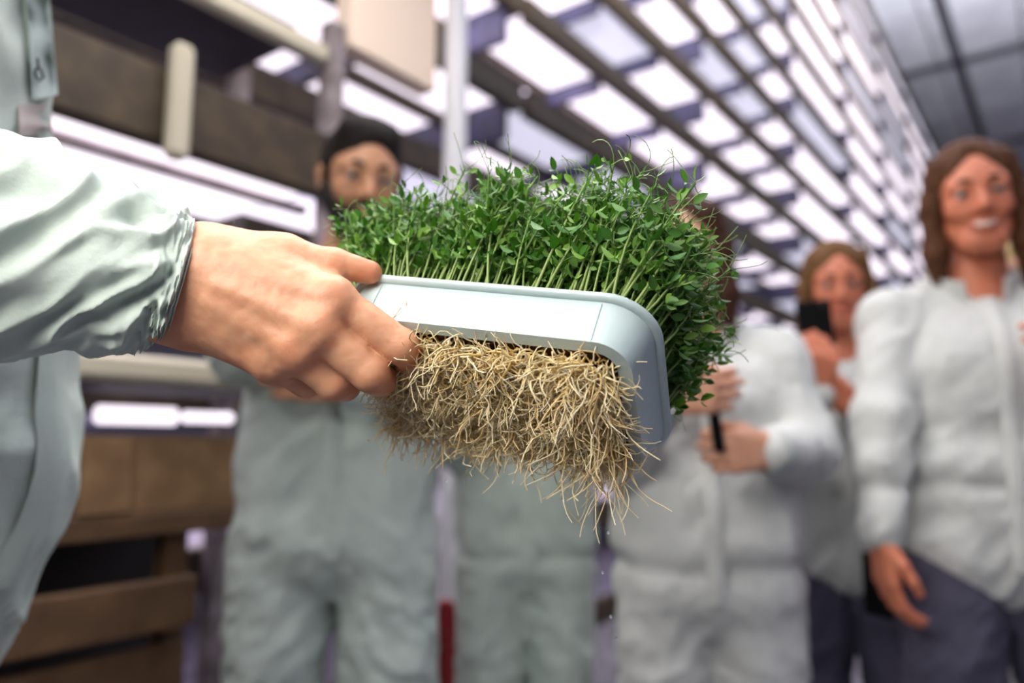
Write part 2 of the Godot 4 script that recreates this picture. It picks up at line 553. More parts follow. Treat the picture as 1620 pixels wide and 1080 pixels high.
# c: height, arms in world axes {L: [shoulder?, elbow, wrist, finger dir, back dir, thumb dir, curl], R: ...}, head turn, hair, colours
func person(label: String, at: Vector3, turn: float, c: Dictionary) -> Node3D:
	var root := thing("person", label, "person", at, "", turn)
	var inv := root.transform.affine_inverse()
	var H: float = c.height
	var k := H / 1.75
	var wide: float = c.get("wide", 1.0)
	var lean: Vector3 = c.get("lean", Vector3.ZERO)
	var skin: Color = c.skin
	var neck := Vector3(0, 1.49 * k, -0.015) + lean * 0.9
	var head_at := Vector3(0, 1.635 * k, 0.015) + lean
	head_at += c.get("head_shift", Vector3.ZERO)
	var body := []
	var suit := []
	var pants := []
	var hips := [Vector3(-0.096 * wide * k, 0.90 * k, 0), Vector3(0.096 * wide * k, 0.90 * k, 0)]
	var knee := [Vector3(-0.112 * wide * k, 0.49 * k, 0.02), Vector3(0.112 * wide * k, 0.49 * k, 0.02)]
	var ankle := [Vector3(-0.12 * wide * k, 0.09 * k, -0.02), Vector3(0.12 * wide * k, 0.09 * k, -0.02)]
	var sh := [Vector3(-0.175 * wide * k, 1.40 * k, -0.01) + lean * 0.85, Vector3(0.175 * wide * k, 1.40 * k, -0.01) + lean * 0.85]
	var chest := Vector3(0, 1.28 * k, 0.0) + lean * 0.6
	var waist := Vector3(0, 1.08 * k, 0.0) + lean * 0.3
	var pelvis := Vector3(0, 0.94 * k, 0.0)
	var bulk: float = c.get("bulk", 1.0)
	var F := Vector3.BACK
	body.append(bone(neck, chest, 0.055, 0.075, 0.05))
	body.append(bone(chest, waist, 0.078, 0.075, 0.05))
	body.append(bone(waist, pelvis, 0.075, 0.078, 0.05))
	for s in 2:
		suit.append(bone(neck + Vector3(0.05 * (s * 2 - 1), -0.05, -0.01), sh[s] - Vector3(0, 0.012, 0), 0.056, 0.060 * bulk, 0.05))
	suit.append(bone(neck - Vector3(0, 0.07, 0.01), chest, 0.060, 0.13 * bulk, 0.05, false, F, 0.85))
	for s in [-1.0, 1.0]:
		var e := Vector3(s * 0.055 * wide, 0, 0)
		suit.append(bone(chest + e, waist + e, 0.122 * bulk, 0.118 * bulk, 0.06, false, F, 0.86))
		suit.append(bone(waist + e, pelvis + e * 1.1, 0.118 * bulk, 0.125 * bulk, 0.05, false, F, 0.92))
	for s in 2:
		body.append(bone(hips[s], knee[s], 0.064, 0.050, 0.03))
		body.append(bone(knee[s], ankle[s], 0.052, 0.036, 0.03))
		body.append(bone(ankle[s], ankle[s] + Vector3(0, -0.05, 0.13), 0.036, 0.030, 0.02))
		(pants if c.has("trousers") else suit).append(bone(hips[s], knee[s], 0.098 * bulk, 0.076 * bulk, 0.012))
		(pants if c.has("trousers") else suit).append(bone(knee[s], ankle[s] + Vector3(0, 0.02, 0), 0.076 * bulk, 0.066 * bulk, 0.01))
	var hands := []
	var cuffs := []
	for s in 2:
		var a: Array = c.arms[s]
		var el: Vector3 = inv * a[0]
		var wr: Vector3 = inv * a[1]
		body.append(bone(sh[s], el, 0.045, 0.036, 0.03))
		body.append(bone(el, wr, 0.036, 0.027, 0.02))
		suit.append(bone(sh[s], el, 0.062 * bulk, 0.056 * bulk, 0.02))
		if not c.get("own_sleeve", false) or s == 1:
			suit.append(bone(el, wr.lerp(el, 0.06), 0.056 * bulk, 0.042 * bulk, 0.02))
		cuffs.append([wr, (wr - el).normalized()])
		if a.size() > 2:
			hands.append(hand_bones(wr, inv.basis * a[2], inv.basis * a[3], inv.basis * a[4], a[5], 0.95 * k))
	# skin: one continuous surface, head and hands on finer grids
	var g := Geo.new()
	var flush := skin.lerp(Color(skin.r * 0.95, skin.g * 0.62, skin.b * 0.55), 0.35)
	var tone := func(p: Vector3) -> Color: return skin.lerp(flush, 0.5 + 0.5 * fine_noise.get_noise_3dv(p * 40.0))
	net(body, 0.018, g, tone)
	for hb in hands:
		net(hb, c.get("hand_cell", 0.0045), g, tone)
	if c.has("own_hand"):
		var near := []
		for e in c.own_hand:
			near.append([inv * e[0], inv * e[1], e[2], e[3], e[4], e[5], inv.basis * e[6], e[7]])
		var warm: Array = []
		for e in c.warm_spots:
			warm.append([inv * e[0], e[1]])
		var hand_tone := func(p: Vector3) -> Color:
			var col: Color = skin.lerp(flush, clampf(0.35 + 0.9 * fine_noise.get_noise_3dv(p * 130.0), 0, 1))
			var w := 0.0
			for e in warm:
				w = maxf(w, 1.0 - p.distance_to(e[0]) / float(e[1]))
			return col.lerp(Color(skin.r * 0.97, skin.g * 0.66, skin.b * 0.58), clampf(w, 0, 1) * 0.75)
		var creases := func(p: Vector3) -> float: return 0.00012 * fine_noise.get_noise_3dv(p * 300.0) + 0.0005 * fold_noise.get_noise_3dv(p * 60.0)
		net(near, 0.0017, g, hand_tone, creases)
	var hb := Basis.from_euler(c.get("head_turn", Vector3.ZERO))
	var hx := Transform3D(hb * (k * c.get("head_size", 1.0)), head_at)
	var lip: Color = c.get("lip", skin.lerp(Color(0.45, 0.10, 0.10), 0.45))
	var stub: Color = c.get("stubble", skin)
	var face := func(p: Vector3) -> Color:
		var col: Color = skin.lerp(flush, 0.5 + 0.5 * fine_noise.get_noise_3dv(p * 40.0))
		if p.z > 0.078 and absf(p.x) < 0.026 and p.y < -0.051 and p.y > -0.076:
			return lip
		return col
	net(head_bones(), c.get("head_cell", 0.0045), g, face, null, hx)
	part("body", g.mesh(), M[c.get("skin_mat", "skin_0")], root)
	# coverall
	var cg := Geo.new()
	var seed_off: float = c.get("folds_seed", 0.0)
	var amp: float = c.get("folds", 0.009)
	var cinch: float = c.get("cinch", 1.0)
	var tight: float = c.get("tight", 0.0)
	var wrinkle := func(p: Vector3) -> float:
		var q := Vector3(p.x + p.y * 0.45 * signf(p.x), p.y * 0.75, p.z) * 6.0 + Vector3(seed_off, seed_off * 2.0, 0)
		var a := fold_noise.get_noise_3dv(q)
		var b := fold_noise.get_noise_3dv(q * 2.1 + Vector3(30, 0, 0))
		var e := absf(fold_noise.get_noise_3d(p.x * 13.0 + p.y * 7.0 * signf(p.x) + seed_off, p.y * 8.0, p.z * 10.0))
		var band := p.y - cinch * k + 0.012 * fold_noise.get_noise_2d(p.x * 7.0, seed_off)
		var legs := smoothstep(1.0 * k, 0.8 * k, p.y)
		var crease := (0.35 - minf(e, 0.35)) * amp * (1.1 + legs)
		return (absf(a) * 1.7 - 0.3) * amp + b * amp * 0.35 - crease + (0.010 * exp(-pow(band / 0.014, 2.0)) - 0.007 * exp(-pow((band - 0.045) / 0.03, 2.0))) * tight
	for e in c.get("extra_suit", []):
		suit.append(e)
	last_suit = suit
	last_wrinkle = wrinkle
	net(suit, c.get("suit_cell", 0.012), cg, func(_p: Vector3) -> Color: return Color.WHITE, wrinkle)
	var sm: Material = M["coverall_%d" % c.get("suit", 0)]
	part("coverall", cg.mesh(), sm, root, Vector3.ZERO, "loose pale smock" if c.has("trousers") else "loose pale coverall")
	if c.has("trousers"):
		var tg := Geo.new()
		net(pants, 0.012, tg, func(_p: Vector3) -> Color: return Color.WHITE, wrinkle)
		part("trousers", tg.mesh(), M.trousers, root, Vector3.ZERO, "dark grey trousers")
	# elastic cuffs
	for s in 2:
		if c.get("own_sleeve", false) and s == 0: continue
		var wr: Vector3 = cuffs[s][0]
		var d: Vector3 = cuffs[s][1]
		var q := Geo.new()
		var pts := PackedVector3Array()
		var sx := d.cross(Vector3(0.2, 0.9, 0.4)).normalized()
		var sy := d.cross(sx)
		for y in 6:
			var yy := y / 5.0
			for x in 28:
				var a := TAU * x / 28
				var r := (0.040 - 0.004 * yy + 0.0025 * sin(a * 9.0 + y)) * bulk
				pts.append(wr + d * (-0.012 + yy * 0.024) + (sx * cos(a) + sy * sin(a)) * r)
		q.grid(pts, 6, 28, true, Color.WHITE, wr)
		part("cuff", q.mesh(), M.elastic, root)
	# zip flap down the front and a standing collar
	var fl := Geo.new()
	var pf := PackedVector3Array()
	var rows := 0
	for y in 24:
		var yy: float = lerpf(1.43, 0.90, y / 23.0) * k
		var cen := lean * clampf((yy / k - 0.9) / 0.6, 0, 1)
		rows += 1
		for x in 5:
			var xx := (x - 2) * 0.009 + 0.004
			var z := 0.30
			while z > 0.0 and field_at(suit, Vector3(cen.x + xx, yy, z)) > 0.004:
				z -= 0.004
			pf.append(Vector3(cen.x + xx, yy, z + (0.007 if x > 0 and x < 4 else 0.0)))
	fl.grid(pf, rows, 5, false, Color.WHITE, Vector3(0, 1.15 * k, -0.5))
	part("zip_flap", fl.mesh(), sm, root)
	var co := Geo.new()
	var pc := PackedVector3Array()
	for y in 5:
		var yy := y / 4.0
		for x in 25:
			var a := lerpf(0.45, TAU - 0.45, x / 24.0)
			var r := 0.072 + 0.012 * yy + 0.003 * sin(a * 7.0)
			pc.append(neck + Vector3(sin(a) * r * 1.05, -0.045 + 0.05 * yy - 0.035 * cos(a), cos(a) * r + 0.0))
	co.grid(pc, 5, 25, false, Color.WHITE, neck)
	part("collar", co.mesh(), sm, root)
	# shoe covers
	for s in 2:
		var q := Geo.new()
		var b := []
		b.append(bone(ankle[s] + Vector3(0, -0.015, -0.02), ankle[s] + Vector3(0, -0.035, 0.14), 0.052, 0.045, 0.03))
		b.append(bone(ankle[s] + Vector3(0, -0.035, -0.02), ankle[s] + Vector3(0, -0.045, 0.16), 0.045, 0.040, 0.03))
		net(b, 0.014, q, func(_p: Vector3) -> Color: return Color.WHITE)
		for e in q.v.size():
			q.v[e].y = maxf(q.v[e].y, 0.001)
		part("shoe_cover", q.mesh(), M.shoe_cover, root)
	# hair, brows, eyes
	var hc: Color = c.hair_color
	var hc2: Color = c.get("hair_light", hc * 1.4)
	var hg := Geo.new()
	var streak := func(p: Vector3) -> Color:
		var t := 0.5 + 0.9 * fine_noise.get_noise_3d(p.x * 260.0, p.y * 18.0, p.z * 200.0)
		return hc.lerp(hc2, clampf(t, 0, 1))
	var strand := func(p: Vector3) -> float: return 0.0028 * fine_noise.get_noise_3d(p.x * 190.0, p.y * 14.0, p.z * 150.0)
	net(hair_bones(c.hair), 0.0045, hg, streak, strand, hx)
	part("hair", hg.mesh(), M.hair, root)
	if c.get("beard", false):
		var bg := Geo.new()
		var bb := []
		bb.append(bone(Vector3(-0.012, -0.094, 0.062), Vector3(0.012, -0.094, 0.062), 0.026, 0.026, 0.02))
		for s in [-1.0, 1.0]:
			bb.append(bone(Vector3(s * 0.064, -0.03, 0.014), Vector3(s * 0.030, -0.088, 0.056), 0.022, 0.024, 0.02))
			bb.append(bone(Vector3(s * 0.004, -0.046, 0.090), Vector3(s * 0.030, -0.062, 0.076), 0.009, 0.010, 0.008))
		bb.append(bone(Vector3(-0.02, -0.0625, 0.094), Vector3(0.02, -0.0625, 0.094), 0.009, 0.009, 0.004, true))
		net(bb, 0.0045, bg, streak, strand, hx)
		part("beard", bg.mesh(), M.hair, root)
	for s in [-1.0, 1.0]:
		var eg := Geo.new()
		eg.ball(Vector3(s * 0.031, 0.0035, 0.0775), Vector3.ONE * 0.0122, Color.WHITE)
		var em := eg
		var eo := Geo.new()
		eo.add(em, hx)
		var eye := part("eye", eo.mesh(), M.eye_white, root)
		var ig := Geo.new()
		ig.ball(Vector3(s * 0.031, 0.0030, 0.0852), Vector3(0.0072, 0.0072, 0.0065), Color.WHITE, 6, 10)
		var io := Geo.new()
		io.add(ig, hx)
		part("iris", io.mesh(), M.iris, eye)
		var bw := Geo.new()
		bw.tube([Vector3(s * 0.013, 0.026, 0.0935), Vector3(s * 0.028, 0.031, 0.0885), Vector3(s * 0.046, 0.026, 0.0765)], [0.0060, 0.0058, 0.0030], 6, hc, hc)
		var bo := Geo.new()
		bo.add(bw, hx)
		part("eyebrow", bo.mesh(), M.hair, root)
	if c.get("smile", false):
		var tg := Geo.new()
		var tp := PackedVector3Array()
		for y in 3:
			for x in 9:
				var xx := (x - 4) / 4.0
				tp.append(Vector3(xx * 0.023, -0.0600 - y * 0.0030 + xx * xx * 0.005, 0.0985 - xx * xx * 0.0150))
		tg.grid(tp, 3, 9, false, Color.WHITE, Vector3(0, -0.06, 0.0))
		var to := Geo.new()
		to.add(tg, hx)
		part("teeth", to.mesh(), M.teeth, root)
	return root

func phone(label: String, at: Vector3, facing: Vector3, up: Vector3, size: Vector3) -> Node3D:
	var o := thing("smartphone", label, "phone", at)
	var z := facing.normalized()
	var x := up.cross(z).normalized()
	o.basis = Basis(x, z.cross(x), z)
	part("body", boxed(size, 0.003), M.black_plastic, o)
	part("screen", boxed(Vector3(size.x * 0.92, size.y * 0.95, 0.001), 0.0), M.black_glass, o, Vector3(0, 0, -size.z * 0.5 - 0.0004))
	var b := part("camera_bump", boxed(Vector3(size.x * 0.38, size.x * 0.38, 0.002), 0.001), M.black_plastic, o, Vector3(size.x * 0.24, size.y * 0.5 - size.x * 0.28, size.z * 0.5 + 0.001))
	for s in [-1.0, 1.0]:
		var g := Geo.new()
		g.cyl(Vector3.ZERO, Vector3(0, 0, 0.002), 0.006, 16)
		part("lens", g.mesh(), M.black_glass, b, Vector3(0, s * size.x * 0.09, 0.001))
	return o

# ---------------------------------------------------------------- the person who holds the tray
func holder_hand() -> Array:
	var o := []
	var C := (Vector3(-0.0000, 1.1000, -0.0000) - Vector3(-0.2833, 1.2652, -0.9868)).normalized() # towards the viewer
	# forearm and wrist, flat oval
	o.append(bone(Vector3(-0.2969, 1.2020, -0.4656), Vector3(-0.2021, 1.1954, -0.4534), 0.034, 0.0285, 0.02, false, C, 0.50))
	o.append(bone(Vector3(-0.2021, 1.2049, -0.4521), Vector3(-0.2021, 1.1840, -0.4549), 0.025, 0.025, 0.02, false, C, 0.56))
	# back of the hand
	o.append(bone(Vector3(-0.1836, 1.2097, -0.4505), Vector3(-0.1062, 1.1851, -0.4446), 0.0190, 0.0130, 0.014))
	o.append(bone(Vector3(-0.1836, 1.1981, -0.4480), Vector3(-0.1131, 1.1654, -0.4402), 0.0180, 0.0128, 0.014))
	o.append(bone(Vector3(-0.1867, 1.1872, -0.4514), Vector3(-0.1272, 1.1534, -0.4459), 0.0180, 0.0122, 0.014))
	o.append(bone(Vector3(-0.1918, 1.1778, -0.4577), Vector3(-0.1457, 1.1475, -0.4577), 0.0172, 0.0118, 0.014))
	# palm side
	o.append(bone(Vector3(-0.1912, 1.1790, -0.4717), Vector3(-0.1520, 1.1615, -0.4761), 0.019, 0.015, 0.015))
	o.append(bone(Vector3(-0.1840, 1.2071, -0.4700), Vector3(-0.1406, 1.2035, -0.4725), 0.018, 0.014, 0.015))
	# web of the thumb
	o.append(bone(Vector3(-0.1455, 1.2131, -0.4611), Vector3(-0.1126, 1.1955, -0.4574), 0.0115, 0.008, 0.014))
	# knuckles and tendons
	o.append(bone(Vector3(-0.1055, 1.1855, -0.4350), Vector3(-0.1018, 1.1811, -0.4356), 0.0075, 0.007, 0.012))
	o.append(bone(Vector3(-0.1125, 1.1662, -0.4305), Vector3(-0.1089, 1.1619, -0.4311), 0.0078, 0.007, 0.012))
	o.append(bone(Vector3(-0.1261, 1.1538, -0.4367), Vector3(-0.1225, 1.1502, -0.4372), 0.0072, 0.0066, 0.012))
	o.append(bone(Vector3(-0.1437, 1.1470, -0.4492), Vector3(-0.1400, 1.1448, -0.4495), 0.0068, 0.006, 0.012))
	o.append(bone(Vector3(-0.1704, 1.2010, -0.4350), Vector3(-0.1087, 1.1847, -0.4346), 0.0022, 0.0028, 0.008))
	o.append(bone(Vector3(-0.1701, 1.1907, -0.4308), Vector3(-0.1154, 1.1666, -0.4305), 0.0022, 0.0028, 0.008))
	o.append(bone(Vector3(-0.1746, 1.1809, -0.4341), Vector3(-0.1302, 1.1556, -0.4365), 0.0022, 0.0028, 0.008))
	# fingers
	var fingers := [
		[Vector3(-0.1057, 1.1840, -0.4428), Vector3(-0.0653, 1.1565, -0.4464), Vector3(-0.0624, 1.1510, -0.4653), Vector3(-0.0688, 1.1522, -0.4833), 0.0118, 0.0104, 0.0098, 0.0085],
		[Vector3(-0.1126, 1.1644, -0.4383), Vector3(-0.0834, 1.1399, -0.4456), Vector3(-0.0815, 1.1385, -0.4650), Vector3(-0.0871, 1.1432, -0.4825), 0.0116, 0.0108, 0.0100, 0.0086],
		[Vector3(-0.1267, 1.1517, -0.4441), Vector3(-0.1065, 1.1348, -0.4524), Vector3(-0.1040, 1.1350, -0.4705), Vector3(-0.1075, 1.1402, -0.4859), 0.0108, 0.0100, 0.0094, 0.0082],
		[Vector3(-0.1446, 1.1466, -0.4568), Vector3(-0.1271, 1.1371, -0.4672), Vector3(-0.1240, 1.1383, -0.4822), Vector3(-0.1248, 1.1442, -0.4945), 0.0100, 0.0092, 0.0085, 0.0075],
	]
	for f in fingers:
		o.append(bone(f[0], f[1], f[4], f[5], 0.0045))
		o.append(bone(f[1], f[2], f[5], f[6], 0.003))
		o.append(bone(f[2], f[3], f[6], f[7], 0.003))
	# webs between the fingers
	o.append(bone(Vector3(-0.1081, 1.1782, -0.4486), Vector3(-0.1125, 1.1703, -0.4476), 0.0085, 0.0085, 0.010))
	o.append(bone(Vector3(-0.1190, 1.1616, -0.4478), Vector3(-0.1264, 1.1555, -0.4506), 0.0080, 0.0080, 0.010))
	# thumb
	o.append(bone(Vector3(-0.1809, 1.2150, -0.4608), Vector3(-0.1402, 1.2138, -0.4590), 0.0165, 0.0122, 0.014))
	o.append(bone(Vector3(-0.1402, 1.2138, -0.4590), Vector3(-0.1097, 1.2099, -0.4595), 0.0118, 0.0094, 0.006))
	o.append(bone(Vector3(-0.1097, 1.2099, -0.4595), Vector3(-0.0883, 1.2051, -0.4632), 0.0094, 0.0074, 0.003))
	return o

func holder() -> void:
	var spots := []
	for e in [[Vector3(-0.0603, 1.1500, -0.4493), 0.016], [Vector3(-0.0784, 1.1370, -0.4470), 0.016], [Vector3(-0.1005, 1.1323, -0.4547), 0.016], [Vector3(-0.0858, 1.2036, -0.4583), 0.016], [Vector3(-0.1083, 1.1648, -0.4312), 0.014], [Vector3(-0.1024, 1.1825, -0.4349), 0.014], [Vector3(-0.1247, 1.1509, -0.4371), 0.02], [Vector3(-0.1572, 1.1418, -0.4585), 0.03], [Vector3(-0.1955, 1.1608, -0.4560), 0.03]]:
		spots.append(e)
	var root := person("person in pale green coverall holding out the tray of shoots", Vector3(-0.590, 0, -0.64), PI / 2 + 0.2, {
		"height": 1.90, "wide": 1.0, "bulk": 1.04, "skin": Color(0.70, 0.36, 0.205), "hair": "short", "hair_color": Color(0.05, 0.035, 0.025), "suit": 0, "own_sleeve": true,
		"extra_suit": [bone(Vector3(-0.11, 1.56, 0.05), Vector3(-0.09, 1.22, 0.055), 0.085, 0.10, 0.06), bone(Vector3(-0.02, 1.57, 0.055), Vector3(0.0, 1.22, 0.06), 0.080, 0.10, 0.06), bone(Vector3(0.05, 1.26, 0.075), Vector3(0.05, 1.08, 0.078), 0.10, 0.105, 0.05), bone(Vector3(0.05, 1.08, 0.078), Vector3(0.05, 0.93, 0.040), 0.105, 0.10, 0.05)],
		"own_hand": holder_hand(), "warm_spots": spots, "suit_cell": 0.0095, "folds": 0.009, "folds_seed": 3.0, "head_cell": 0.006, "hand_cell": 0.006,
		"arms": [[Vector3(-0.47, 1.20, -0.44), Vector3(-0.2969, 1.2020, -0.4656)], [Vector3(-0.64, 1.20, -0.90), Vector3(-0.68, 0.95, -0.92), Vector3(-0.1, -1, 0), Vector3(0, 0, -1), Vector3(1, 0, 0), [0.2, 0.3, 0.2]]],
	})
	var inv := root.transform.affine_inverse()
	# right sleeve: sections from the cuff back to the elbow, [top, bottom, thickness]
	var sec := [
		[Vector3(-0.1910, 1.2282, -0.4490), Vector3(-0.2094, 1.1649, -0.4574), 0.92],
		[Vector3(-0.1931, 1.2329, -0.4489), Vector3(-0.2135, 1.1623, -0.4583), 0.95],
		[Vector3(-0.1993, 1.2390, -0.4491), Vector3(-0.2202, 1.1609, -0.4595), 0.95],
		[Vector3(-0.2124, 1.2483, -0.4493), Vector3(-0.2344, 1.1580, -0.4614), 0.92],
		[Vector3(-0.2316, 1.2578, -0.4501), Vector3(-0.2549, 1.1563, -0.4636), 0.84],
		[Vector3(-0.2560, 1.2685, -0.4507), Vector3(-0.2794, 1.1558, -0.4657), 0.86],
		[Vector3(-0.2834, 1.2790, -0.4513), Vector3(-0.3061, 1.1560, -0.4677), 0.88],
		[Vector3(-0.3186, 1.2891, -0.4510), Vector3(-0.3422, 1.1561, -0.4687), 0.9],
		[Vector3(-0.3642, 1.2980, -0.4478), Vector3(-0.3838, 1.1544, -0.4669), 0.92],
		[Vector3(-0.4102, 1.3014, -0.4372), Vector3(-0.4255, 1.1494, -0.4575), 0.95],
		[Vector3(-0.4500, 1.2933, -0.4282), Vector3(-0.4650, 1.1446, -0.4480), 0.95],
		[Vector3(-0.4784, 1.2617, -0.4274), Vector3(-0.4858, 1.1588, -0.4411), 0.9],
	]
	var N := 130
	var R := 128
	var pts := PackedVector3Array()
	var cen := Vector3.ZERO
	for y in N:
		var t := float(y) / (N - 1)
		t = t * t * 0.45 + t * 0.55
		var fs := t * (sec.size() - 1)
		var k := mini(int(fs), sec.size() - 2)
		var fr := fs - k
		var get := func(j: int, i: int): return sec[clampi(j, 0, sec.size() - 1)][i]
		var top: Vector3 = (get.call(k, 0) as Vector3).cubic_interpolate(get.call(k + 1, 0), get.call(k - 1, 0), get.call(k + 2, 0), fr)
		var bot: Vector3 = (get.call(k, 1) as Vector3).cubic_interpolate(get.call(k + 1, 1), get.call(k - 1, 1), get.call(k + 2, 1), fr)
		var thick: float = lerpf(get.call(k, 2), get.call(k + 1, 2), fr)
		var m := (top + bot) * 0.5
		var U := (top - bot) * 0.5
		var W := -m
		W = (Vector3(0, 1.1, 0) - m)
		W = (W - U.normalized() * W.dot(U.normalized())).normalized() * U.length() * thick
		cen += m / N
		for x in R:
			var a := TAU * x / R
			var dirv := U.normalized() * cos(a) + W.normalized() * sin(a)
			var p := m + U * cos(a) + W * sin(a)
			# gathers at the elastic, dying out up the sleeve, and long slanting folds above
			var g1 := exp(-fs / 1.1) * smoothstep(0.1, 0.9, fs)
			var warp := fold_noise.get_noise_2d(cos(a) * 1.4 + 20.0, sin(a) * 1.4 + fs * 0.35) * 2.4
			var under := 0.35 + 0.65 * smoothstep(0.5, -0.8, cos(a))
			var gather := (absf(sin(a * 6.5 + warp * 2.0 + fs * 0.5)) - 0.5) * 0.0042 * g1
			# long slanting folds that run from the lower edge of the cuff up the sleeve
			var q := Vector3(cos(a) * 0.9 + fs * 0.34, sin(a) * 0.9, fs * 0.13)
			var f1 := absf(fold_noise.get_noise_3dv(q * 1.25 + Vector3(7, 0, 3)))
			var f2 := fold_noise.get_noise_3d(cos(a) * 0.8 + 11.0 - fs * 0.25, sin(a) * 0.8, fs * 0.30)
			var cr := absf(fold_noise.get_noise_3d(cos(a) * 1.9 - fs * 0.5, sin(a) * 1.9, fs * 1.15 + 5.0))
			var near_cuff := exp(-pow((fs - 2.0) / 1.1, 2.0)) * under
			var disp := gather + (0.004 - f1 * 0.016) * smoothstep(0.5, 2.5, fs) + f2 * 0.010 * smoothstep(0.8, 3.0, fs) + (0.003 - minf(cr, 0.4) * 0.020) * near_cuff
			disp -= 0.0035 * exp(-pow((fs - 0.6) / 0.22, 2.0))
			pts.append(inv * (p + dirv * disp))
	# the hem turns in round the wrist
	var hem := PackedVector3Array()
	for ring in [0.55, 0.8, 0.96]:
		for x in R:
			var c0: Vector3 = inv * ((sec[0][0] + sec[0][1]) * 0.5 as Vector3)
			hem.append(c0.lerp(pts[x], ring) + (inv.basis * Vector3(-0.003, 0, 0)) * (1.0 - ring) * 4.0)
	hem.append_array(pts)
	var g := Geo.new()
	g.grid(hem, N + 3, R, true, Color.WHITE, inv * cen)
	part("sleeve", g.mesh(), M.coverall_0, root, Vector3.ZERO, "crumpled sleeve gathered at an elastic cuff")
	# zip tape and zip pull high on the chest, laid on the cloth
	var zt := Geo.new()
	var tp := PackedVector3Array()
	for y in 7:
		for x in 4:
			tp.append(on_cloth(inv, Vector3(-0.2925, 1.2989, -0.4275).lerp(Vector3(-0.2730, 1.2989, -0.4275), x / 3.0) + (Vector3(-0.2925, 1.2803, -0.4299) - Vector3(-0.2925, 1.2989, -0.4275)) * (y / 6.0), 0.004))
	zt.grid(tp, 7, 4, false)
	part("zip_tape", zt.mesh(), M.zip_tape, root)
	var ft := Geo.new()
	var fp := PackedVector3Array()
	for y in 14:
		for x in 4:
			var a := Vector3(-0.2888, 1.3751, -0.4173).lerp(Vector3(-0.2752, 1.3751, -0.4173), x / 3.0)
			var b := Vector3(-0.2843, 1.3015, -0.4271).lerp(Vector3(-0.2693, 1.3044, -0.4267), x / 3.0)
			fp.append(on_cloth(inv, a.lerp(b, y / 13.0), 0.005 + (0.004 if x in [1, 2] else 0.0)))
	ft.grid(fp, 14, 4, false)
	part("storm_flap", ft.mesh(), M.elastic, root)
	var pull := Geo.new()
	var ring := PackedVector3Array()
	var rr := PackedFloat32Array()
	for e in [Vector3(-0.2816, 1.3260, -0.4238), Vector3(-0.2809, 1.3208, -0.4245), Vector3(-0.2831, 1.3186, -0.4248), Vector3(-0.2824, 1.3145, -0.4254), Vector3(-0.2797, 1.3130, -0.4256), Vector3(-0.2779, 1.3148, -0.4253), Vector3(-0.2797, 1.3193, -0.4247), Vector3(-0.2809, 1.3208, -0.4245)]:
		ring.append(on_cloth(inv, e, 0.012))
		rr.append(0.0011)
	pull.tube(ring, rr, 8, Color.WHITE, Color.WHITE)
	part("zip_pull", pull.mesh(), M.metal_dark, root, Vector3.ZERO, "small dark metal zip pull")

# a point on the coverall just made, found along the level line of sight across the aisle
func on_cloth(inv: Transform3D, from: Vector3, lift: float) -> Vector3:
	var d := (from - Vector3(0, 1.1, 0)).normalized()
	var p := inv * from
	var e := inv.basis * d
	var best := p
	var low := 1.0
	var gone := 0.0
	while gone < 0.32:
		var f: float = field_at(last_suit, p) + last_wrinkle.call(p)
		if f < low:
			low = f
			best = p
		if f < lift:
			break
		var step := maxf((f - lift) * 0.7, 0.001)
		gone += step
		p += e * step
	return best

# ---------------------------------------------------------------- tray, shoots, roots (own axes: x along the long side, y out of the tray, z towards the near side)
const TL := 0.205
const TW := 0.130
const TH := 0.0300
func rounded(off: float, y: float, rad: float, x_cut := 0.0) -> PackedVector3Array:
	var o := PackedVector3Array()
	var r := maxf(rad - off, 0.003)
	var hx := TL * 0.5 - off
	var hz := TW * 0.5 - off
	for q in 4:
		var cx: float = [hx - r, -hx + r, -hx + r, hx - r][q]
		var cz: float = [hz - r, hz - r, -hz + r, -hz + r][q]
		for k in 9:
			var a := (q + k / 8.0) * PI / 2
			o.append(Vector3(cx + cos(a) * r, y, cz + sin(a) * r))
	return o
func loops(prof: Array) -> Geo:
	var p := PackedVector3Array()
	var g := Geo.new()
	var m := 36
	for k in prof.size() - 1: # each band with its own edge normals
		p = rounded(prof[k][0], prof[k][1], 0.030)
		p.append_array(rounded(prof[k + 1][0], prof[k + 1][1], 0.030))
		var b := Geo.new()
		b.grid(p, 2, m, true, Color.WHITE)
		g.add(b, Transform3D())
	return g

func tray_frame() -> Transform3D:
	var u := Vector3(0.9116, -0.1545, 0.3809).normalized()
	var p := Vector3(0.3606, 0.7454, -0.5607)
	p = (p - u * p.dot(u)).normalized()
	var z := u.cross(p)
	var corner := Vector3(0.0788, 1.1774, -0.3983)
	return Transform3D(Basis(u, p, z), corner - u * TL * 0.5 - z * TW * 0.5)

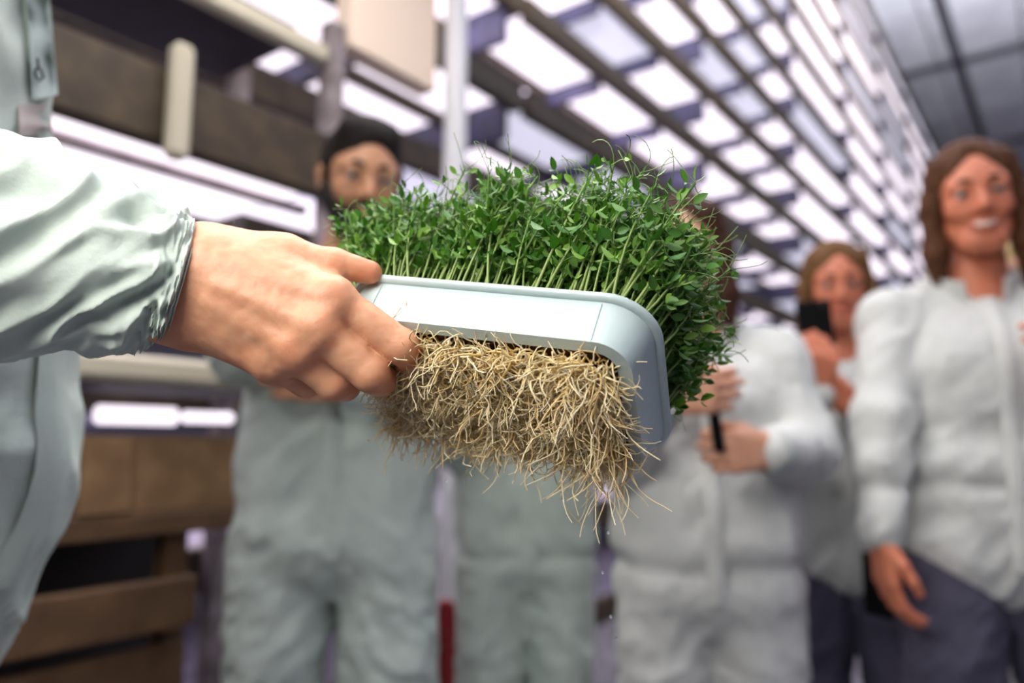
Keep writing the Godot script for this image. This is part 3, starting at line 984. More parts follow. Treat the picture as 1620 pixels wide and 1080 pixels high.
func tray() -> void:
	var t := thing("growing_tray", "pale grey plastic tray with rounded corners held in the hand", "tray")
	t.transform = tray_frame()
	var wall := Geo.new()
	wall.add(loops([[0.0035, -0.0045, 1], [0.0100, -TH, 1]]), Transform3D())
	wall.add(loops([[0.0100, -TH, 1], [0.0180, -TH, 1]]), Transform3D())
	wall.add(loops([[0.0180, -TH, -1], [0.0180, -TH + 0.003, -1]]), Transform3D())
	wall.add(loops([[0.0180, -TH + 0.003, -1], [0.0118, -TH + 0.003, -1]]), Transform3D())
	wall.add(loops([[0.0118, -TH + 0.003, -1], [0.0055, -0.002, -1]]), Transform3D())
	part("wall", wall.mesh(), M.tray_plastic, t)
	# rolled rim
	var p := PackedVector3Array()
	var m := 36
	var rows := 13
	for k in rows:
		var a := TAU * k / (rows - 1)
		p.append_array(rounded(0.0026 - cos(a) * 0.0034, -0.0022 + sin(a) * 0.0027, 0.030))
	var rim := Geo.new()
	rim.grid(p, rows, m, true, Color.WHITE)
	part("rim", rim.mesh(), M.tray_plastic, t)
	# moulding seams near the rounded corners of the near wall
	for x in [TL * 0.5 - 0.031, -TL * 0.5 + 0.031]:
		var g := Geo.new()
		g.tube([Vector3(x, -0.006, TW * 0.5 - 0.0037), Vector3(x, -TH + 0.001, TW * 0.5 - 0.0098)], [0.0006, 0.0006], 6, Color.WHITE, Color.WHITE)
		part("seam", g.mesh(), M.tray_plastic, t)

func shoot(seed_: int) -> Geo:
	var r := RandomNumberGenerator.new()
	r.seed = seed_
	var g := Geo.new()
	var h := r.randf_range(0.084, 0.108)
	var n := 7
	var p := PackedVector3Array()
	var rad := PackedFloat32Array()
	var bend := Vector3(r.randf_range(-1, 1), 0, r.randf_range(-1, 1)) * 0.016
	var bend2 := Vector3(r.randf_range(-1, 1), 0, r.randf_range(-1, 1)) * 0.006
	for k in n:
		var t := k / (n - 1.0)
		p.append(Vector3(0, h * t, 0) + bend * t * t + bend2 * sin(t * PI))
		rad.append(lerpf(0.00105, 0.0006, t))
	var pale := Color(0.40, 0.50, 0.17)
	var green := Color(0.10, 0.24, 0.035)
	g.tube(p, rad, 4, pale, green)
	var leaves := r.randi_range(13, 17)
	for k in leaves:
		var t := lerpf(0.36, 1.0, (k + r.randf() * 0.8) / leaves)
		t = minf(t, 0.99)
		var fi := int(t * (n - 1))
		var at := p[fi].lerp(p[mini(fi + 1, n - 1)], t * (n - 1) - fi)
		var yaw := k * 2.4 + r.randf_range(-0.5, 0.5)
		var up := r.randf_range(0.05, 1.0)
		var d := Vector3(cos(yaw), up, sin(yaw)).normalized()
		var stalk := r.randf_range(0.004, 0.011)
		var b := at + d * stalk
		g.tube([at, at + d * stalk * 0.5 + Vector3.UP * 0.001, b], [0.0004, 0.00035, 0.0003], 3, green, green, false)
		var shade := r.randf()
		var col := Color(0.050, 0.170, 0.025).lerp(Color(0.260, 0.440, 0.070), shade * shade)
		for pair in [-1.0, 1.0]:
			var side := d.cross(Vector3.UP).normalized()
			var ld: Vector3 = (d * 0.75 + side * pair * 0.75 + Vector3(r.randf_range(-1, 1), r.randf_range(-0.3, 0.8), r.randf_range(-1, 1)) * 0.35).normalized()
			var ls := ld.cross(d + Vector3(0.01, 0.3, 0.02)).normalized()
			var nn := ld.cross(ls).normalized()
			var L := r.randf_range(0.0045, 0.0112) * (1.15 - 0.35 * t)
			var W := L * r.randf_range(0.18, 0.31)
			var k0 := g.v.size()
			var prof := [[0.0, 0.0], [0.25, 0.85], [0.55, 1.0], [0.82, 0.62], [1.0, 0.0]]
			for e in prof:
				for sgn in [-1.0, 0.0, 1.0]:
					g.v.append(b + ld * L * e[0] + ls * W * e[1] * sgn + nn * (absf(sgn) * W * 0.35 * e[1] - L * 0.18 * e[0] * e[0]))
					g.n.append((nn - ls * sgn * 0.35).normalized())
					g.c.append(col.lerp(Color(0.13, 0.29, 0.06), 0.25 if sgn == 0.0 else 0.0))
			for y in 4:
				for x in 2:
					var a := k0 + y * 3 + x
					for e in [a, a + 1, a + 4, a, a + 4, a + 3]:
						g.i.append(e)
	for k in r.randi_range(3, 6): # tendrils
		var q := PackedVector3Array()
		var qr := PackedFloat32Array()
		var at := p[r.randi_range(4, n - 1)]
		var d := Vector3(r.randf_range(-1, 1), r.randf_range(0.2, 1.2), r.randf_range(-1, 1)).normalized()
		var curl := Vector3(r.randf_range(-1, 1), r.randf_range(-1, 1), r.randf_range(-1, 1)) * 0.5
		for e in 7:
			q.append(at)
			qr.append(0.00028)
			at += d * r.randf_range(0.003, 0.0055)
			d = (d + d.cross(curl)).normalized()
		g.tube(q, qr, 3, Color(0.20, 0.33, 0.08), Color(0.27, 0.40, 0.12), false)
	return g

func root_strand(g: Geo, at: Vector3, d: Vector3, long: float, r0: float, down: Vector3, pull: float, col: Color, r: RandomNumberGenerator, wander := 0.5) -> void:
	var n := 9
	var p := PackedVector3Array()
	var rad := PackedFloat32Array()
	var q := at
	var wob := Vector3(r.randf_range(-1, 1), r.randf_range(-1, 1), r.randf_range(-1, 1))
	for k in n:
		p.append(q)
		rad.append(lerpf(r0, r0 * 0.45, k / (n - 1.0)))
		q += d * long / (n - 1)
		wob = (wob + Vector3(r.randf_range(-1, 1), r.randf_range(-1, 1), r.randf_range(-1, 1)) * 0.9).normalized()
		d = (d + wob * wander + down * pull).normalized()
	g.tube(p, rad, 4, col, col.lerp(Color(0.95, 0.86, 0.64), 0.4), false)

func greens() -> void:
	var t := thing("pea_shoot_mat", "dense mat of green pea shoots with cream roots hanging below the tray", "seedlings")
	t.transform = tray_frame()
	var r := RandomNumberGenerator.new()
	r.seed = 77
	var pad := Geo.new()
	var lo := rounded(0.0125, -TH + 0.0045, 0.030)
	var hi := rounded(0.0105, -0.010, 0.030)
	for k in 36:
		var e := (k + 1) % 36
		pad.quad(lo[k], lo[e], hi[e], hi[k])
		pad.tri(Vector3(0, -TH + 0.0045, 0), lo[e], lo[k])
		pad.tri(Vector3(0, -0.010, 0), hi[k], hi[e])
	part("fibre_pad", pad.mesh(), M.fibre_mat, t, Vector3.ZERO, "brown fibre pad under the roots")
	var kinds: Array = []
	for k in 14:
		kinds.append(shoot(100 + k).mesh())
	var spots := []
	var sp := 0.0043
	var up := t.basis.inverse() * Vector3.UP
	var nxs := int((TL - 0.022) / sp)
	var nzs := int((TW - 0.022) / sp)
	for a in nxs:
		for b in nzs:
			var x := -TL * 0.5 + 0.011 + (a + r.randf()) * sp
			var z := -TW * 0.5 + 0.011 + (b + r.randf()) * sp
			var ex := x / (TL * 0.5)
			var ez := z / (TW * 0.5)
			var rx := maxf(absf(x) - (TL * 0.5 - 0.030), 0.0)
			var rz := maxf(absf(z) - (TW * 0.5 - 0.030), 0.0)
			if Vector2(rx, rz).length() > 0.020:
				continue
			var dir := Vector3(signf(ex) * pow(absf(ex), 3.0) * (0.42 if ex > 0.0 else 1.0), 1, signf(ez) * pow(absf(ez), 3.0) * 0.42) + Vector3(r.randf_range(-1, 1), 0, r.randf_range(-1, 1)) * 0.17
			dir = (dir.normalized() + up * 0.12).normalized()
			var yaw := r.randf() * TAU
			var xx := Vector3(cos(yaw), 0, sin(yaw))
			xx = (xx - dir * xx.dot(dir)).normalized()
			var bs := Basis(xx, dir, xx.cross(dir)).scaled_local(Vector3.ONE * r.randf_range(0.86, 1.08))
			spots.append([Transform3D(bs, Vector3(x, -0.011, z)), r.randi() % 14, z + maxf(x, 0.0) * 0.7])
	spots.sort_custom(func(a, b): return a[2] > b[2])
	var many := MultiMesh.new()
	var mg := Geo.new()
	for k in spots.size():
		if k < 280:
			var o := part("shoot", kinds[spots[k][1]], M.leaf, t)
			o.transform = spots[k][0]
	var by := {}
	for k in range(280, spots.size()):
		if not by.has(spots[k][1]): by[spots[k][1]] = []
		by[spots[k][1]].append(spots[k][0])
	for e in by:
		var src := shoot(100 + int(e))
		for x in by[e]:
			mg.add(src, x)
	var rest := part("shoots", mg.mesh(), M.leaf, t, Vector3.ZERO, "crowded green shoots further back in the tray")
	rest.set_meta("kind", "stuff")
	# roots
	var down := t.basis.inverse() * Vector3.DOWN
	var cols := [Color(0.95, 0.72, 0.31), Color(0.96, 0.81, 0.46), Color(0.97, 0.86, 0.57), Color(0.93, 0.62, 0.20), Color(0.96, 0.78, 0.40)]
	var mass := Geo.new()
	for k in 3600: # tangled layer on the underside
		var x := r.randf_range(-0.5, 0.5) * (TL - 0.044)
		var z := r.randf_range(-0.5, 0.5) * (TW - 0.044)
		var d := Vector3(r.randf_range(-1, 1), r.randf_range(-0.9, 0.1), r.randf_range(-1, 1)).normalized()
		root_strand(mass, Vector3(x, -TH + 0.003 - r.randf() * 0.010, z), d, r.randf_range(0.016, 0.034), r.randf_range(0.00045, 0.00085), down, 0.10, cols[r.randi() % 5], r, 0.95)
	var tangle := part("root_tangle", mass.mesh(), M.root, t, Vector3.ZERO, "tangled cream roots matted on the underside")
	tangle.set_meta("kind", "stuff")
	for k in 210: # longer roots that hang free, each its own
		var x := r.randf_range(-0.5, 0.5) * (TL - 0.036)
		var z := -TW * 0.5 + 0.018 + pow(r.randf(), 1.3) * (TW - 0.036)
		if r.randf() < 0.3:
			x = TL * 0.5 - 0.018 - r.randf() * 0.035
		var long := r.randf_range(0.022, 0.042)
		if x > TL * 0.5 - 0.06: long *= r.randf_range(1.0, 1.55)
		var d := Vector3(r.randf_range(-1, 1) * 0.6, -1, r.randf_range(-1, 1) * 0.6).normalized()
		var g := Geo.new()
		root_strand(g, Vector3(x, -TH + 0.001, z), d, long, r.randf_range(0.0004, 0.00075), down, 0.26, cols[r.randi() % 5], r, 0.42)
		part("root", g.mesh(), M.root, t)

# ---------------------------------------------------------------- the hall and its racks (along the aisle: x = along, z = minus the distance to the left of the viewer)
const AISLE := 0.9371 # how far the aisle turns from straight ahead: its own x axis points along it
const FACE := 2.0
const BAY := 2.5
const T0 := 0.3
const LEVEL := 0.49
const Y0 := 0.26

func hall() -> void:
	var f := setting("floor", "smooth grey concrete floor of the hall", AISLE)
	part("slab", boxed(Vector3(40, 0.2, 12), 0.0), M.concrete, f, Vector3(12, -0.1, -1.5))
	var c := setting("ceiling", "pale grey panelled ceiling with dark purlins", AISLE)
	part("slab", boxed(Vector3(40, 0.2, 12), 0.0), M.wall_grey, c, Vector3(12, 8.4, -1.5))
	var pm := boxed(Vector3(2.46, 0.05, 1.30), 0.01)
	for a in 14:
		for b in 9:
			part("ceiling_panel", pm, M.panel_grey, c, Vector3(-5.5 + a * 2.5, 8.26, -6.2 + b * 1.34))
	var pl := boxed(Vector3(36, 0.16, 0.10), 0.005)
	for z in [-5.0, -1.16, 0.9, 3.0]:
		part("purlin", pl, M.purlin, c, Vector3(12, 8.13, z))
	var cr := boxed(Vector3(0.10, 0.12, 11.6), 0.005)
	for a in 7:
		part("cross_bar", cr, M.purlin, c, Vector3(-4.25 + a * 5.0, 8.16, -1.5))
	for w in [["wall_left", Vector3(40, 8.4, 0.2), Vector3(12, 4.1, -7.4), "plain grey wall behind the racks"], ["wall_right", Vector3(40, 8.4, 0.2), Vector3(12, 4.1, 4.4), "plain grey wall across the aisle"], ["wall_far", Vector3(0.2, 8.4, 12), Vector3(31.9, 4.1, -1.5), "plain grey wall closing the far end"], ["wall_near", Vector3(0.2, 8.4, 12), Vector3(-7.9, 4.1, -1.5), "plain grey wall behind the viewer"]]:
		var o := setting(w[0], w[3], AISLE)
		part("panel", boxed(w[1], 0.0), M.wall_grey, o, w[2])

func rack() -> void:
	var o := thing("grow_rack", "tall multi-level growing rack with glowing panels under every shelf", "rack", Vector3.ZERO, "", AISLE)
	var bays := 10
	var pick := RandomNumberGenerator.new()
	pick.seed = 5
	var levels := 16
	var deep := 1.5
	var beam := boxed(Vector3(BAY - 0.06, 0.12, 0.06), 0.004)
	var joist := boxed(Vector3(BAY - 0.06, 0.07, 0.05), 0.004)
	var short := boxed(Vector3(0.04, 0.13, 0.80), 0.004)
	var deck := boxed(Vector3(BAY - 0.05, 0.025, deep - 0.06), 0.003)
	var plate := boxed(Vector3(0.04, 0.24, 0.86), 0.004)
	var led2 := boxed(Vector3(0.72, 0.03, 0.33), 0.004)
	var led1 := boxed(Vector3(2.34, 0.03, 0.70), 0.004)
	for b in bays + 1:
		for z in [-FACE - 0.62, -FACE - deep + 0.02]:
			part("upright", boxed(Vector3(0.045, 7.9, 0.06), 0.004), M.rack_upright, o, Vector3(T0 + b * BAY, 3.95, z))
	for b in bays:
		for k in levels:
			var y := Y0 + k * LEVEL
			var x := T0 + (b + 0.5) * BAY
			part("front_beam", beam, M.rack_beam, o, Vector3(x, y, -FACE))
			var dk := part("shelf_deck", deck, M.deck, o, Vector3(x, y + 0.045, -FACE - deep * 0.5))
			part("end_plate", plate, M.rack_plate, o, Vector3(x + BAY * 0.5 - 0.06, y - 0.07, -FACE - 0.48))
			var seen: bool = b < 3 and (y - 1.1) < [2.2, 3.3, 4.6][mini(b, 2)]
			if seen:
				for e in 6:
					part("led_panel", led2, M.led_panel_dim if pick.randf() < 0.25 else M.led_panel, dk, Vector3(-0.80 + 0.80 * (e % 3), -0.035, 0.535 - 0.40 * (e / 3)))
				part("joist", joist, M.rack_beam, dk, Vector3(0, -0.06, 0.335))
				part("cross_plate", short, M.rack_plate, o, Vector3(x - 0.40, y - 0.025, -FACE - 0.45))
				part("cross_plate", short, M.rack_plate, o, Vector3(x + 0.40, y - 0.025, -FACE - 0.45))
				if k >= 2 and k <= 4:
					part("led_panel", led1, M.led_panel, dk, Vector3(0, -0.035, -0.40))
			else:
				part("led_panel", led1, M.led_panel_dim if pick.randf() < 0.3 else M.led_panel, dk, Vector3(0, -0.035, 0.34))
			if b < 2 and k >= 2 and k <= 6 and k % 2 == 0:
				var l := AreaLight3D.new()
				l.name = "led_light"
				l.area_size = Vector2(2.2, 1.0)
				l.light_color = Color(1.0, 0.93, 1.0)
				l.light_energy = RACK_LIGHT
				l.shadow_enabled = true
				l.area_range = 40.0
				o.add_child(l, true)
				l.position = Vector3(x, y - 0.03, -FACE - 0.6)
				l.rotation.x = -PI / 2

func station() -> void:
	# low shelving beside the aisle, in front of the rack, its end behind the bearded man
	var o := thing("packing_shelf", "brown steel shelving unit with glowing underside beside the tray holder", "shelving", Vector3.ZERO, "", AISLE)
	var D := 1.5
	var x0 := -1.4
	var x1 := 1.24
	var L := x1 - x0
	var xm := (x0 + x1) * 0.5
	part("front_beam", boxed(Vector3(L, 0.165, 0.05), 0.006), M.rack_beam, o, Vector3(xm, 1.800, -D))
	part("shelf_deck", boxed(Vector3(L - 0.05, 0.03, 0.42), 0.004), M.dark_deck, o, Vector3(xm, 1.80, -D - 0.24))
	for k in 4:
		for e in 2:
			part("led_panel", boxed(Vector3(0.61, 0.03, 0.165), 0.004), M.led_panel, o, Vector3(x0 + 0.34 + k * 0.645, 1.735, -D - 0.12 - e * 0.20))
	part("rail", boxed(Vector3(L, 0.022, 0.03), 0.004), M.rack_upright, o, Vector3(xm, 1.705, -D - 0.09))
	part("top_deck", boxed(Vector3(L - 0.10, 0.05, 0.34), 0.004), M.dark_deck, o, Vector3(xm - 0.04, 2.14, -D - 0.20))
	part("top_rail", boxed(Vector3(L - 0.05, 0.05, 0.04), 0.008), M.cream_steel, o, Vector3(xm, 2.10, -D + 0.0))
	part("middle_deck", boxed(Vector3(L, 0.03, 0.42), 0.004), M.dark_deck, o, Vector3(xm, 1.235, -D - 0.24))
	part("middle_rail", boxed(Vector3(L, 0.055, 0.04), 0.012), M.cream_steel, o, Vector3(xm, 1.245, -D + 0.01))
	for x in [x0, x1]:
		for z in [-D, -D - 0.42]:
			part("post", boxed(Vector3(0.05, 2.2, 0.05), 0.004), M.rack_upright, o, Vector3(x, 1.1, z))
	part("drop_pipe", boxed(Vector3(0.046, 0.25, 0.04), 0.010), M.cream_steel, o, Vector3(0.800, 1.805, -D + 0.05))
	for e in [[0.99, 0.21, 0.045], [1.185, 0.15, 0.030], [1.34, 0.09, 0.045]]:
		part("led_tube", boxed(Vector3(e[1], e[2], 0.03), 0.010), M.led_panel, o, Vector3(e[0], 1.168, -D - 0.40))
	var l := AreaLight3D.new()
	l.name = "led_light"
	l.area_size = Vector2(2.4, 0.36)
	l.light_color = Color(1.0, 0.94, 1.0)
	l.light_energy = 0.5
	l.shadow_enabled = true
	l.area_range = 20.0
	o.add_child(l, true)
	l.position = Vector3(xm, 1.712, -D - 0.22)
	l.rotation.x = -PI / 2
	# cream box standing on the top deck end
	var b := thing("storage_box", "cream cardboard box high up beside the white column", "box", Vector3.ZERO, "", AISLE)
	part("box_body", boxed(Vector3(0.34, 0.40, 0.07), 0.004), M.carton_pale, b, Vector3(1.46, 2.36, -D - 0.02))
	part("box_lid", boxed(Vector3(0.35, 0.02, 0.08), 0.004), M.carton_pale, b, Vector3(1.46, 2.57, -D - 0.02))
	# boards and cartons below
	var w := thing("low_bench", "brown wooden low bench of boards beside the coverall leg", "bench", Vector3.ZERO, "", AISLE)
	var bd := 1.52
	var e1 := 0.935
	part("bench_top", boxed(Vector3(2.0, 0.045, 0.40), 0.004), M.board, w, Vector3(e1 + 0.10 - 1.0, 0.935, -bd - 0.2))
	part("apron", boxed(Vector3(1.9, 0.10, 0.03), 0.004), M.board, w, Vector3(e1 - 0.95, 0.775, -bd))
	part("back_board", boxed(Vector3(2.1, 0.89, 0.02), 0.004), M.dark_deck, w, Vector3(e1 - 0.865, 0.462, -bd - 0.38))
	part("front_panel", boxed(Vector3(1.9, 0.66, 0.025), 0.004), M.board, w, Vector3(e1 - 0.95, 0.36, -bd - 0.03))
	for x in [e1 - 0.02, e1 - 0.42, e1 - 1.85]:
		part("leg", boxed(Vector3(0.05, 0.91, 0.05), 0.004), M.board, w, Vector3(x, 0.455, -bd - 0.06))
	var ct := thing("carton", "brown cardboard carton on the low bench under the row of lights", "box", Vector3.ZERO, "", AISLE)
	part("carton_body", boxed(Vector3(0.36, 0.155, 0.30), 0.003), M.carton, ct, Vector3(0.87, 1.036, -bd - 0.16))
	part("flap", boxed(Vector3(0.10, 0.150, 0.012), 0.003), M.carton, ct, Vector3(0.74, 1.036, -bd - 0.004))
	var cr := thing("crate", "dark crate beside the brown carton on the low bench", "crate", Vector3.ZERO, "", AISLE)
	part("crate_body", boxed(Vector3(0.30, 0.13, 0.26), 0.006), M.dark_deck, cr, Vector3(0.52, 1.023, -bd - 0.16))
	part("crate_rim", boxed(Vector3(0.32, 0.02, 0.28), 0.006), M.dark_deck, cr, Vector3(0.52, 1.085, -bd - 0.16))

func column() -> void:
	var o := thing("column", "slim white round column rising behind the shoots", "column", Vector3(-0.172, 0, -2.20))
	var g := Geo.new()
	g.cyl(Vector3(0, 0.02, 0), Vector3(0, 8.2, 0), 0.035, 28)
	part("shaft", g.mesh(), M.white_paint, o)
	part("base_plate", boxed(Vector3(0.16, 0.02, 0.16), 0.004), M.white_paint, o, Vector3(0, 0.01, 0))

func cone() -> void:
	var o := thing("traffic_cone", "red cone on the floor between two standing people", "cone", Vector3(-0.172, 0, -2.03))
	var g := Geo.new()
	g.tube([Vector3(0, 0.03, 0), Vector3(0, 0.66, 0), Vector3(0, 0.69, 0)], [0.115, 0.030, 0.024], 28, Color.WHITE, Color.WHITE)
	part("cone_body", g.mesh(), M.red_plastic, o)
	part("foot", boxed(Vector3(0.25, 0.03, 0.25), 0.01), M.red_plastic, o, Vector3(0, 0.015, 0))

func aisle_lamp(label: String, at: Vector3, energy: float) -> void:
	var o := thing("aisle_lamp", label, "lamp", at, "lamps hung over the aisle", AISLE)
	part("housing", boxed(Vector3(1.5, 0.08, 0.42), 0.01), M.white_paint, o, Vector3(0, 0.045, 0))
	part("lamp_diffuser", boxed(Vector3(1.44, 0.012, 0.36), 0.002), M.lamp_diffuser, o)
	for x in [-0.6, 0.6]:
		var g := Geo.new()
		g.cyl(Vector3(x, 0.08, 0), Vector3(x, 8.1 - at.y, 0), 0.004, 8)
		part("cable", g.mesh(), M.black_plastic, o)
	var l := AreaLight3D.new()
	l.name = "lamp_light"
	l.area_size = Vector2(1.44, 0.36)
	l.light_color = Color(1.0, 0.975, 0.94)
	l.light_energy = energy
	l.shadow_enabled = true
	l.area_range = 40.0
	o.add_child(l)
	l.position = Vector3(0, -0.012, 0)
	l.rotation.x = -PI / 2
	var up := AreaLight3D.new()
	up.name = "lamp_uplight"
	up.area_size = Vector2(1.44, 0.36)
	up.light_color = Color(1.0, 0.98, 0.95)
	up.light_energy = UPLIGHT
	up.shadow_enabled = true
	up.area_range = 40.0
	o.add_child(up)
	up.position = Vector3(0, 0.11, 0)
	up.rotation.x = PI / 2
	part("lamp_top_diffuser", boxed(Vector3(1.44, 0.012, 0.36), 0.002), M.lamp_diffuser, o, Vector3(0, 0.092, 0))

func panel_lamp(at: Vector3, to: Vector3, energy: float) -> void:
	var o := thing("panel_lamp", "large white panel lamp on a stand behind the viewer", "lamp", Vector3(at.x, 0, at.z))
	var h := Node3D.new()
	h.name = "head"
	o.add_child(h)
	h.position = Vector3(0, at.y, 0)
	var z := (to - at).normalized()
	var x := Vector3.UP.cross(z).normalized()
	h.basis = Basis(x, z.cross(x), z)
	part("housing", boxed(Vector3(0.86, 0.56, 0.06), 0.01), M.white_paint, h, Vector3(0, 0, -0.04))
	part("lamp_diffuser", boxed(Vector3(0.80, 0.50, 0.012), 0.002), M.lamp_diffuser, h)
	var g := Geo.new()
	g.cyl(Vector3(0, 0.02, -0.10), Vector3(0, at.y - 0.1, -0.10), 0.018, 12)
	part("pole", g.mesh(), M.black_plastic, o)
	for k in 3:
		var l := Geo.new()
		var a := TAU * k / 3.0
		l.cyl(Vector3(0, 0.45, -0.10), Vector3(sin(a) * 0.45, 0.012, cos(a) * 0.45 - 0.10), 0.010, 8)
		part("leg", l.mesh(), M.black_plastic, o)
	var l := AreaLight3D.new()
	l.name = "lamp_light"
	l.area_size = Vector2(0.80, 0.50)
	l.light_color = Color(1.0, 0.985, 0.96)
	l.light_energy = energy
	l.shadow_enabled = true
	l.area_range = 40.0
	h.add_child(l)
	l.position = Vector3(0, 0, 0.02)
	l.rotation.y = PI

const LED_GLOW := 1.5
const RACK_LIGHT := 1.6
const UPLIGHT := 75.0

func _ready() -> void:
	# ------------------------------------------------ camera, air, exposure
	var cam := Camera3D.new()
	cam.name = "camera"
	var lens := CameraAttributesPhysical.new()
	lens.frustum_focal_length = 26.667
	lens.frustum_focus_distance = 0.44
	lens.exposure_aperture = 2.9
	cam.attributes = lens
	add_child(cam)
	cam.position = Vector3(0, 1.1, 0)
	cam.rotation.x = atan(160.0 / 1200.0)
	cam.current = true
	var env := Environment.new()
	env.background_mode = Environment.BG_COLOR
	env.background_color = Color(0.05, 0.05, 0.06)
	env.tonemap_mode = Environment.TONE_MAPPER_LINEAR
	env.tonemap_exposure = 1.0
	env.sdfgi_enabled = true
	env.ssao_enabled = true
	env.ssil_enabled = true
	var we := WorldEnvironment.new()
	we.name = "environment"
	we.environment = env
	add_child(we)
	fold_noise.seed = 4
	fold_noise.frequency = 1.0
	fold_noise.noise_type = FastNoiseLite.TYPE_SIMPLEX_SMOOTH
	fold_noise.fractal_octaves = 2
	fine_noise.seed = 8
	fine_noise.frequency = 1.0
	fine_noise.noise_type = FastNoiseLite.TYPE_SIMPLEX_SMOOTH
	fine_noise.fractal_octaves = 2
	materials()
	panel_lamp(Vector3(-0.58, 1.75, 0.30), Vector3(-0.15, 1.10, -0.5), 1.6)
	aisle_lamp("aisle lamp hung over the viewer", Vector3(0.30, 2.85, 0.10), 0.25)
	aisle_lamp("aisle lamp hung between the viewer and the onlookers", Vector3(-0.38, 2.72, -0.92), 2.1)
	aisle_lamp("aisle lamp hung over the smiling person", Vector3(2.6, 3.2, -1.6), 0.2)
	aisle_lamp("aisle lamp hung far down the aisle", Vector3(6.4, 4.5, -7.5), 6.0)
	# ------------------------------------------------ structure
	hall()
	rack()
	station()
	column()
	# ------------------------------------------------ the held tray
	tray()
	greens()
	holder()
	# ------------------------------------------------ onlookers
	person("bearded person in pale coverall peering over the shoots", Vector3(-0.340, 0, -1.50), 0.10, {
		"height": 1.735, "wide": 1.0, "bulk": 1.05, "skin": Color(0.52, 0.27, 0.15), "hair": "short", "hair_color": Color(0.012, 0.010, 0.010), "hair_light": Color(0.03, 0.025, 0.022), "beard": true, "suit": 0, "folds_seed": 11.0, "suit_cell": 0.0105, "folds": 0.009, "head_cell": 0.004,
		"head_turn": Vector3(0.22, 0.30, -0.05), "head_shift": Vector3(0.03, 0, 0.0),
		"arms": [[Vector3(-0.505, 1.265, -1.40), Vector3(-0.36, 1.27, -1.27), Vector3(1, 0.1, 0.1), Vector3(0, 0, 1), Vector3(0, 1, 0), [0.2, 0.4, 0.3]], [Vector3(-0.11, 1.22, -1.42), Vector3(-0.28, 1.20, -1.30), Vector3(-1, 0.1, 0.1), Vector3(0, 0, 1), Vector3(0, 1, 0), [0.2, 0.4, 0.3]]],
	})
	person("person in pale green coverall hidden behind the tray from the waist up", Vector3(0.030, 0, -1.78), 0.0, {
		"height": 1.60, "wide": 0.78, "bulk": 0.90, "skin": Color(0.56, 0.32, 0.20), "hair": "short", "hair_color": Color(0.05, 0.03, 0.02), "suit": 0, "folds_seed": 25.0, "cinch": 0.93, "tight": 0.8, "folds": 0.009, "head_cell": 0.006, "hand_cell": 0.006,
		"arms": [[Vector3(-0.13, 1.09, -1.74), Vector3(-0.02, 1.16, -1.58), Vector3(0.5, 0.3, 0.5), Vector3(-1, 0, 1), Vector3(0, 1, 0), [0.4, 0.5, 0.4]], [Vector3(0.19, 1.09, -1.74), Vector3(0.08, 1.16, -1.58), Vector3(-0.5, 0.3, 0.5), Vector3(1, 0, 1), Vector3(0, 1, 0), [0.4, 0.5, 0.4]]],
	})
	person("person with long dark hair in white coverall holding a black pen", Vector3(0.375, 0, -1.50), -0.15, {
		"height": 1.58, "wide": 0.90, "bulk": 0.98, "skin": Color(0.56, 0.30, 0.19), "hair": "long", "hair_color": Color(0.030, 0.014, 0.010), "hair_light": Color(0.07, 0.03, 0.02), "suit": 1, "folds_seed": 37.0, "cinch": 0.967, "tight": 0.9, "folds": 0.009, "head_turn": Vector3(0.1, -0.3, 0), "head_shift": Vector3(-0.018, 0, 0),
		"arms": [[Vector3(0.20, 1.08, -1.42), Vector3(0.25, 1.17, -1.24), Vector3(0.9, 0.15, 0.2), Vector3(0, -0.3, 1), Vector3(0, 1, 0), [0.5, 0.6, 0.4]], [Vector3(0.548, 1.085, -1.42), Vector3(0.43, 1.085, -1.27), Vector3(-1, 0.0, 0.25), Vector3(0.1, -0.1, 1), Vector3(0, 1, 0), [0.7, 1.1, 0.8]]],
	})
	person("person with light brown hair taking a picture with a phone", Vector3(0.810, 0, -1.87), -0.35, {
		"height": 1.585, "wide": 0.95, "bulk": 0.95, "skin": Color(0.58, 0.28, 0.18), "hair": "long", "hair_color": Color(0.075, 0.030, 0.012), "hair_light": Color(0.22, 0.12, 0.05), "suit": 1, "trousers": true, "folds_seed": 52.0, "head_turn": Vector3(0.12, 0.1, 0), "skin_mat": "skin_2",
		"arms": [[Vector3(0.61, 1.05, -1.78), Vector3(0.650, 1.205, -1.615), Vector3(0.1, 0.9, 0.2), Vector3(-0.5, 0, 1), Vector3(-1, 0.2, 0), [0.5, 0.7, 0.5]], [Vector3(0.92, 1.06, -1.80), Vector3(0.735, 1.175, -1.63), Vector3(-0.8, 0.5, 0.2), Vector3(0.2, -0.3, 1), Vector3(0, 1, 0), [0.6, 0.8, 0.6]]],
	})
	person("smiling person with long brown hair in white smock", Vector3(0.935, 0, -1.50), -0.25, {
		"height": 1.69, "wide": 0.96, "bulk": 0.98, "skin": Color(0.60, 0.29, 0.18), "hair": "long", "hair_color": Color(0.045, 0.017, 0.009), "hair_light": Color(0.13, 0.058, 0.028), "suit": 1, "trousers": true, "folds_seed": 68.0, "cinch": 1.056, "tight": 0.8, "smile": true, "head_turn": Vector3(0.05, -0.12, 0.06), "head_cell": 0.004, "skin_mat": "skin_2",
		"arms": [[Vector3(0.715, 1.14, -1.47), Vector3(0.685, 0.925, -1.44), Vector3(0, -1, 0.1), Vector3(-1, 0, 0.2), Vector3(0, 0, 1), [0.3, 0.5, 0.4]], [Vector3(1.17, 1.10, -1.44), Vector3(1.05, 1.25, -1.30), Vector3(-0.9, 0.3, 0.1), Vector3(0.1, 0.2, 1), Vector3(0, 1, 0), [0.4, 0.5, 0.4]]],
	})
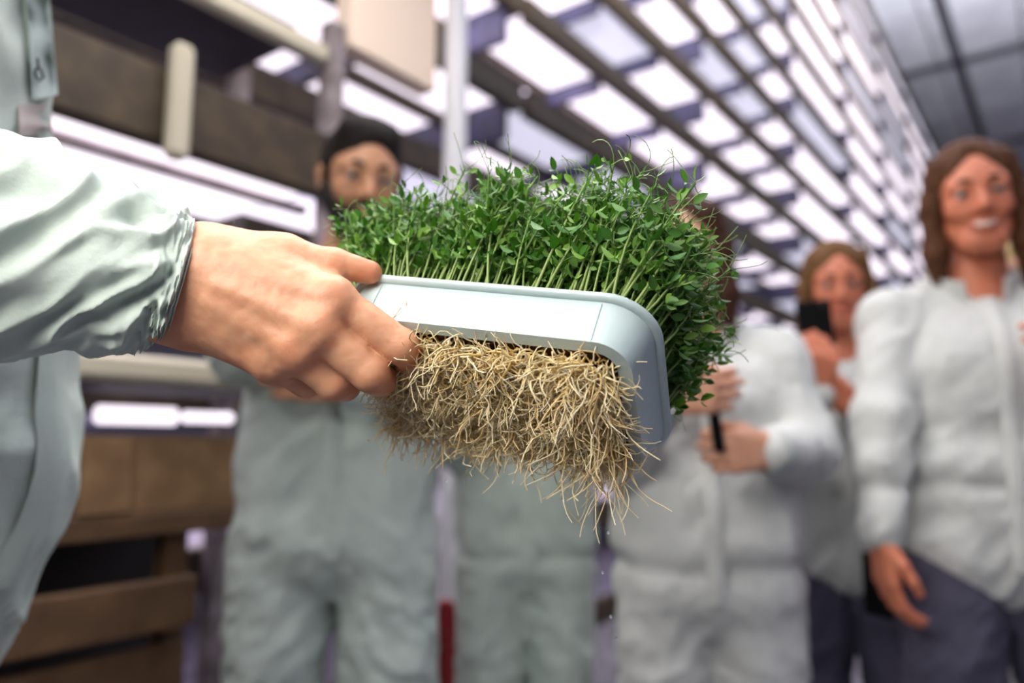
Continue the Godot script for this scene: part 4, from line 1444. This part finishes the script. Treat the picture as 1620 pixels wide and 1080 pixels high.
	person("blonde person at the right edge behind the smiling person", Vector3(1.455, 0, -2.10), -0.5, {
		"height": 1.66, "skin": Color(0.58, 0.32, 0.22), "hair": "long", "hair_color": Color(0.42, 0.27, 0.10), "hair_light": Color(0.60, 0.45, 0.22), "suit": 1, "folds_seed": 80.0, "head_cell": 0.006, "hand_cell": 0.006,
		"arms": [[Vector3(1.225, 1.12, -2.07), Vector3(1.205, 0.88, -2.03), Vector3(0, -1, 0.1), Vector3(-1, 0, 0), Vector3(0, 0, 1), [0.2, 0.3, 0.2]], [Vector3(1.655, 1.12, -2.15), Vector3(1.675, 0.88, -2.10), Vector3(0, -1, 0.1), Vector3(1, 0, 0), Vector3(0, 0, 1), [0.2, 0.3, 0.2]]],
	})
	# ------------------------------------------------ small things
	phone("black phone raised in front of a face", Vector3(0.6654, 1.3358, -1.6432), Vector3(-0.28, 0.06, 1), Vector3(-0.05, 1, 0), Vector3(0.074, 0.150, 0.009))
	phone("black phone hanging in a lowered hand", Vector3(0.7177, 0.8231, -1.5401), Vector3(-1.0, 0.0, 0.45), Vector3(-0.08, 1, 0.05), Vector3(0.066, 0.120, 0.010))
	var pen := thing("marker_pen", "thick black pen upright in a hand", "pen", Vector3(0.3304, 1.1367, -1.2410))
	pen.rotation.z = 0.12
	var pg := Geo.new()
	pg.cyl(Vector3(0, -0.05, 0), Vector3(0, 0.035, 0), 0.0095, 16)
	part("barrel", pg.mesh(), M.black_plastic, pen)
	var pc := Geo.new()
	pc.cyl(Vector3(0, 0.034, 0), Vector3(0, 0.052, 0), 0.0075, 16)
	part("cap", pc.mesh(), M.black_plastic, pen)
	cone()
	for e in [Vector3(0.0595, 1.0449, -0.4815), Vector3(0.0548, 1.0221, -0.4745), Vector3(0.0624, 0.9910, -0.4988), Vector3(-0.0470, 1.1039, -0.4736), Vector3(-0.0759, 1.1228, -0.4610), Vector3(-0.0416, 1.0762, -0.4874), Vector3(0.0633, 0.9822, -0.4798), Vector3(0.0313, 1.0651, -0.4788)]:
		var g := Geo.new()
		g.ball(Vector3.ZERO, Vector3(0.0009, 0.0012, 0.0009))
		var d := thing("water_drop", "tiny water drop falling below the roots", "water drop", e, "falling water drops")
		part("drop", g.mesh(), M.water, d)
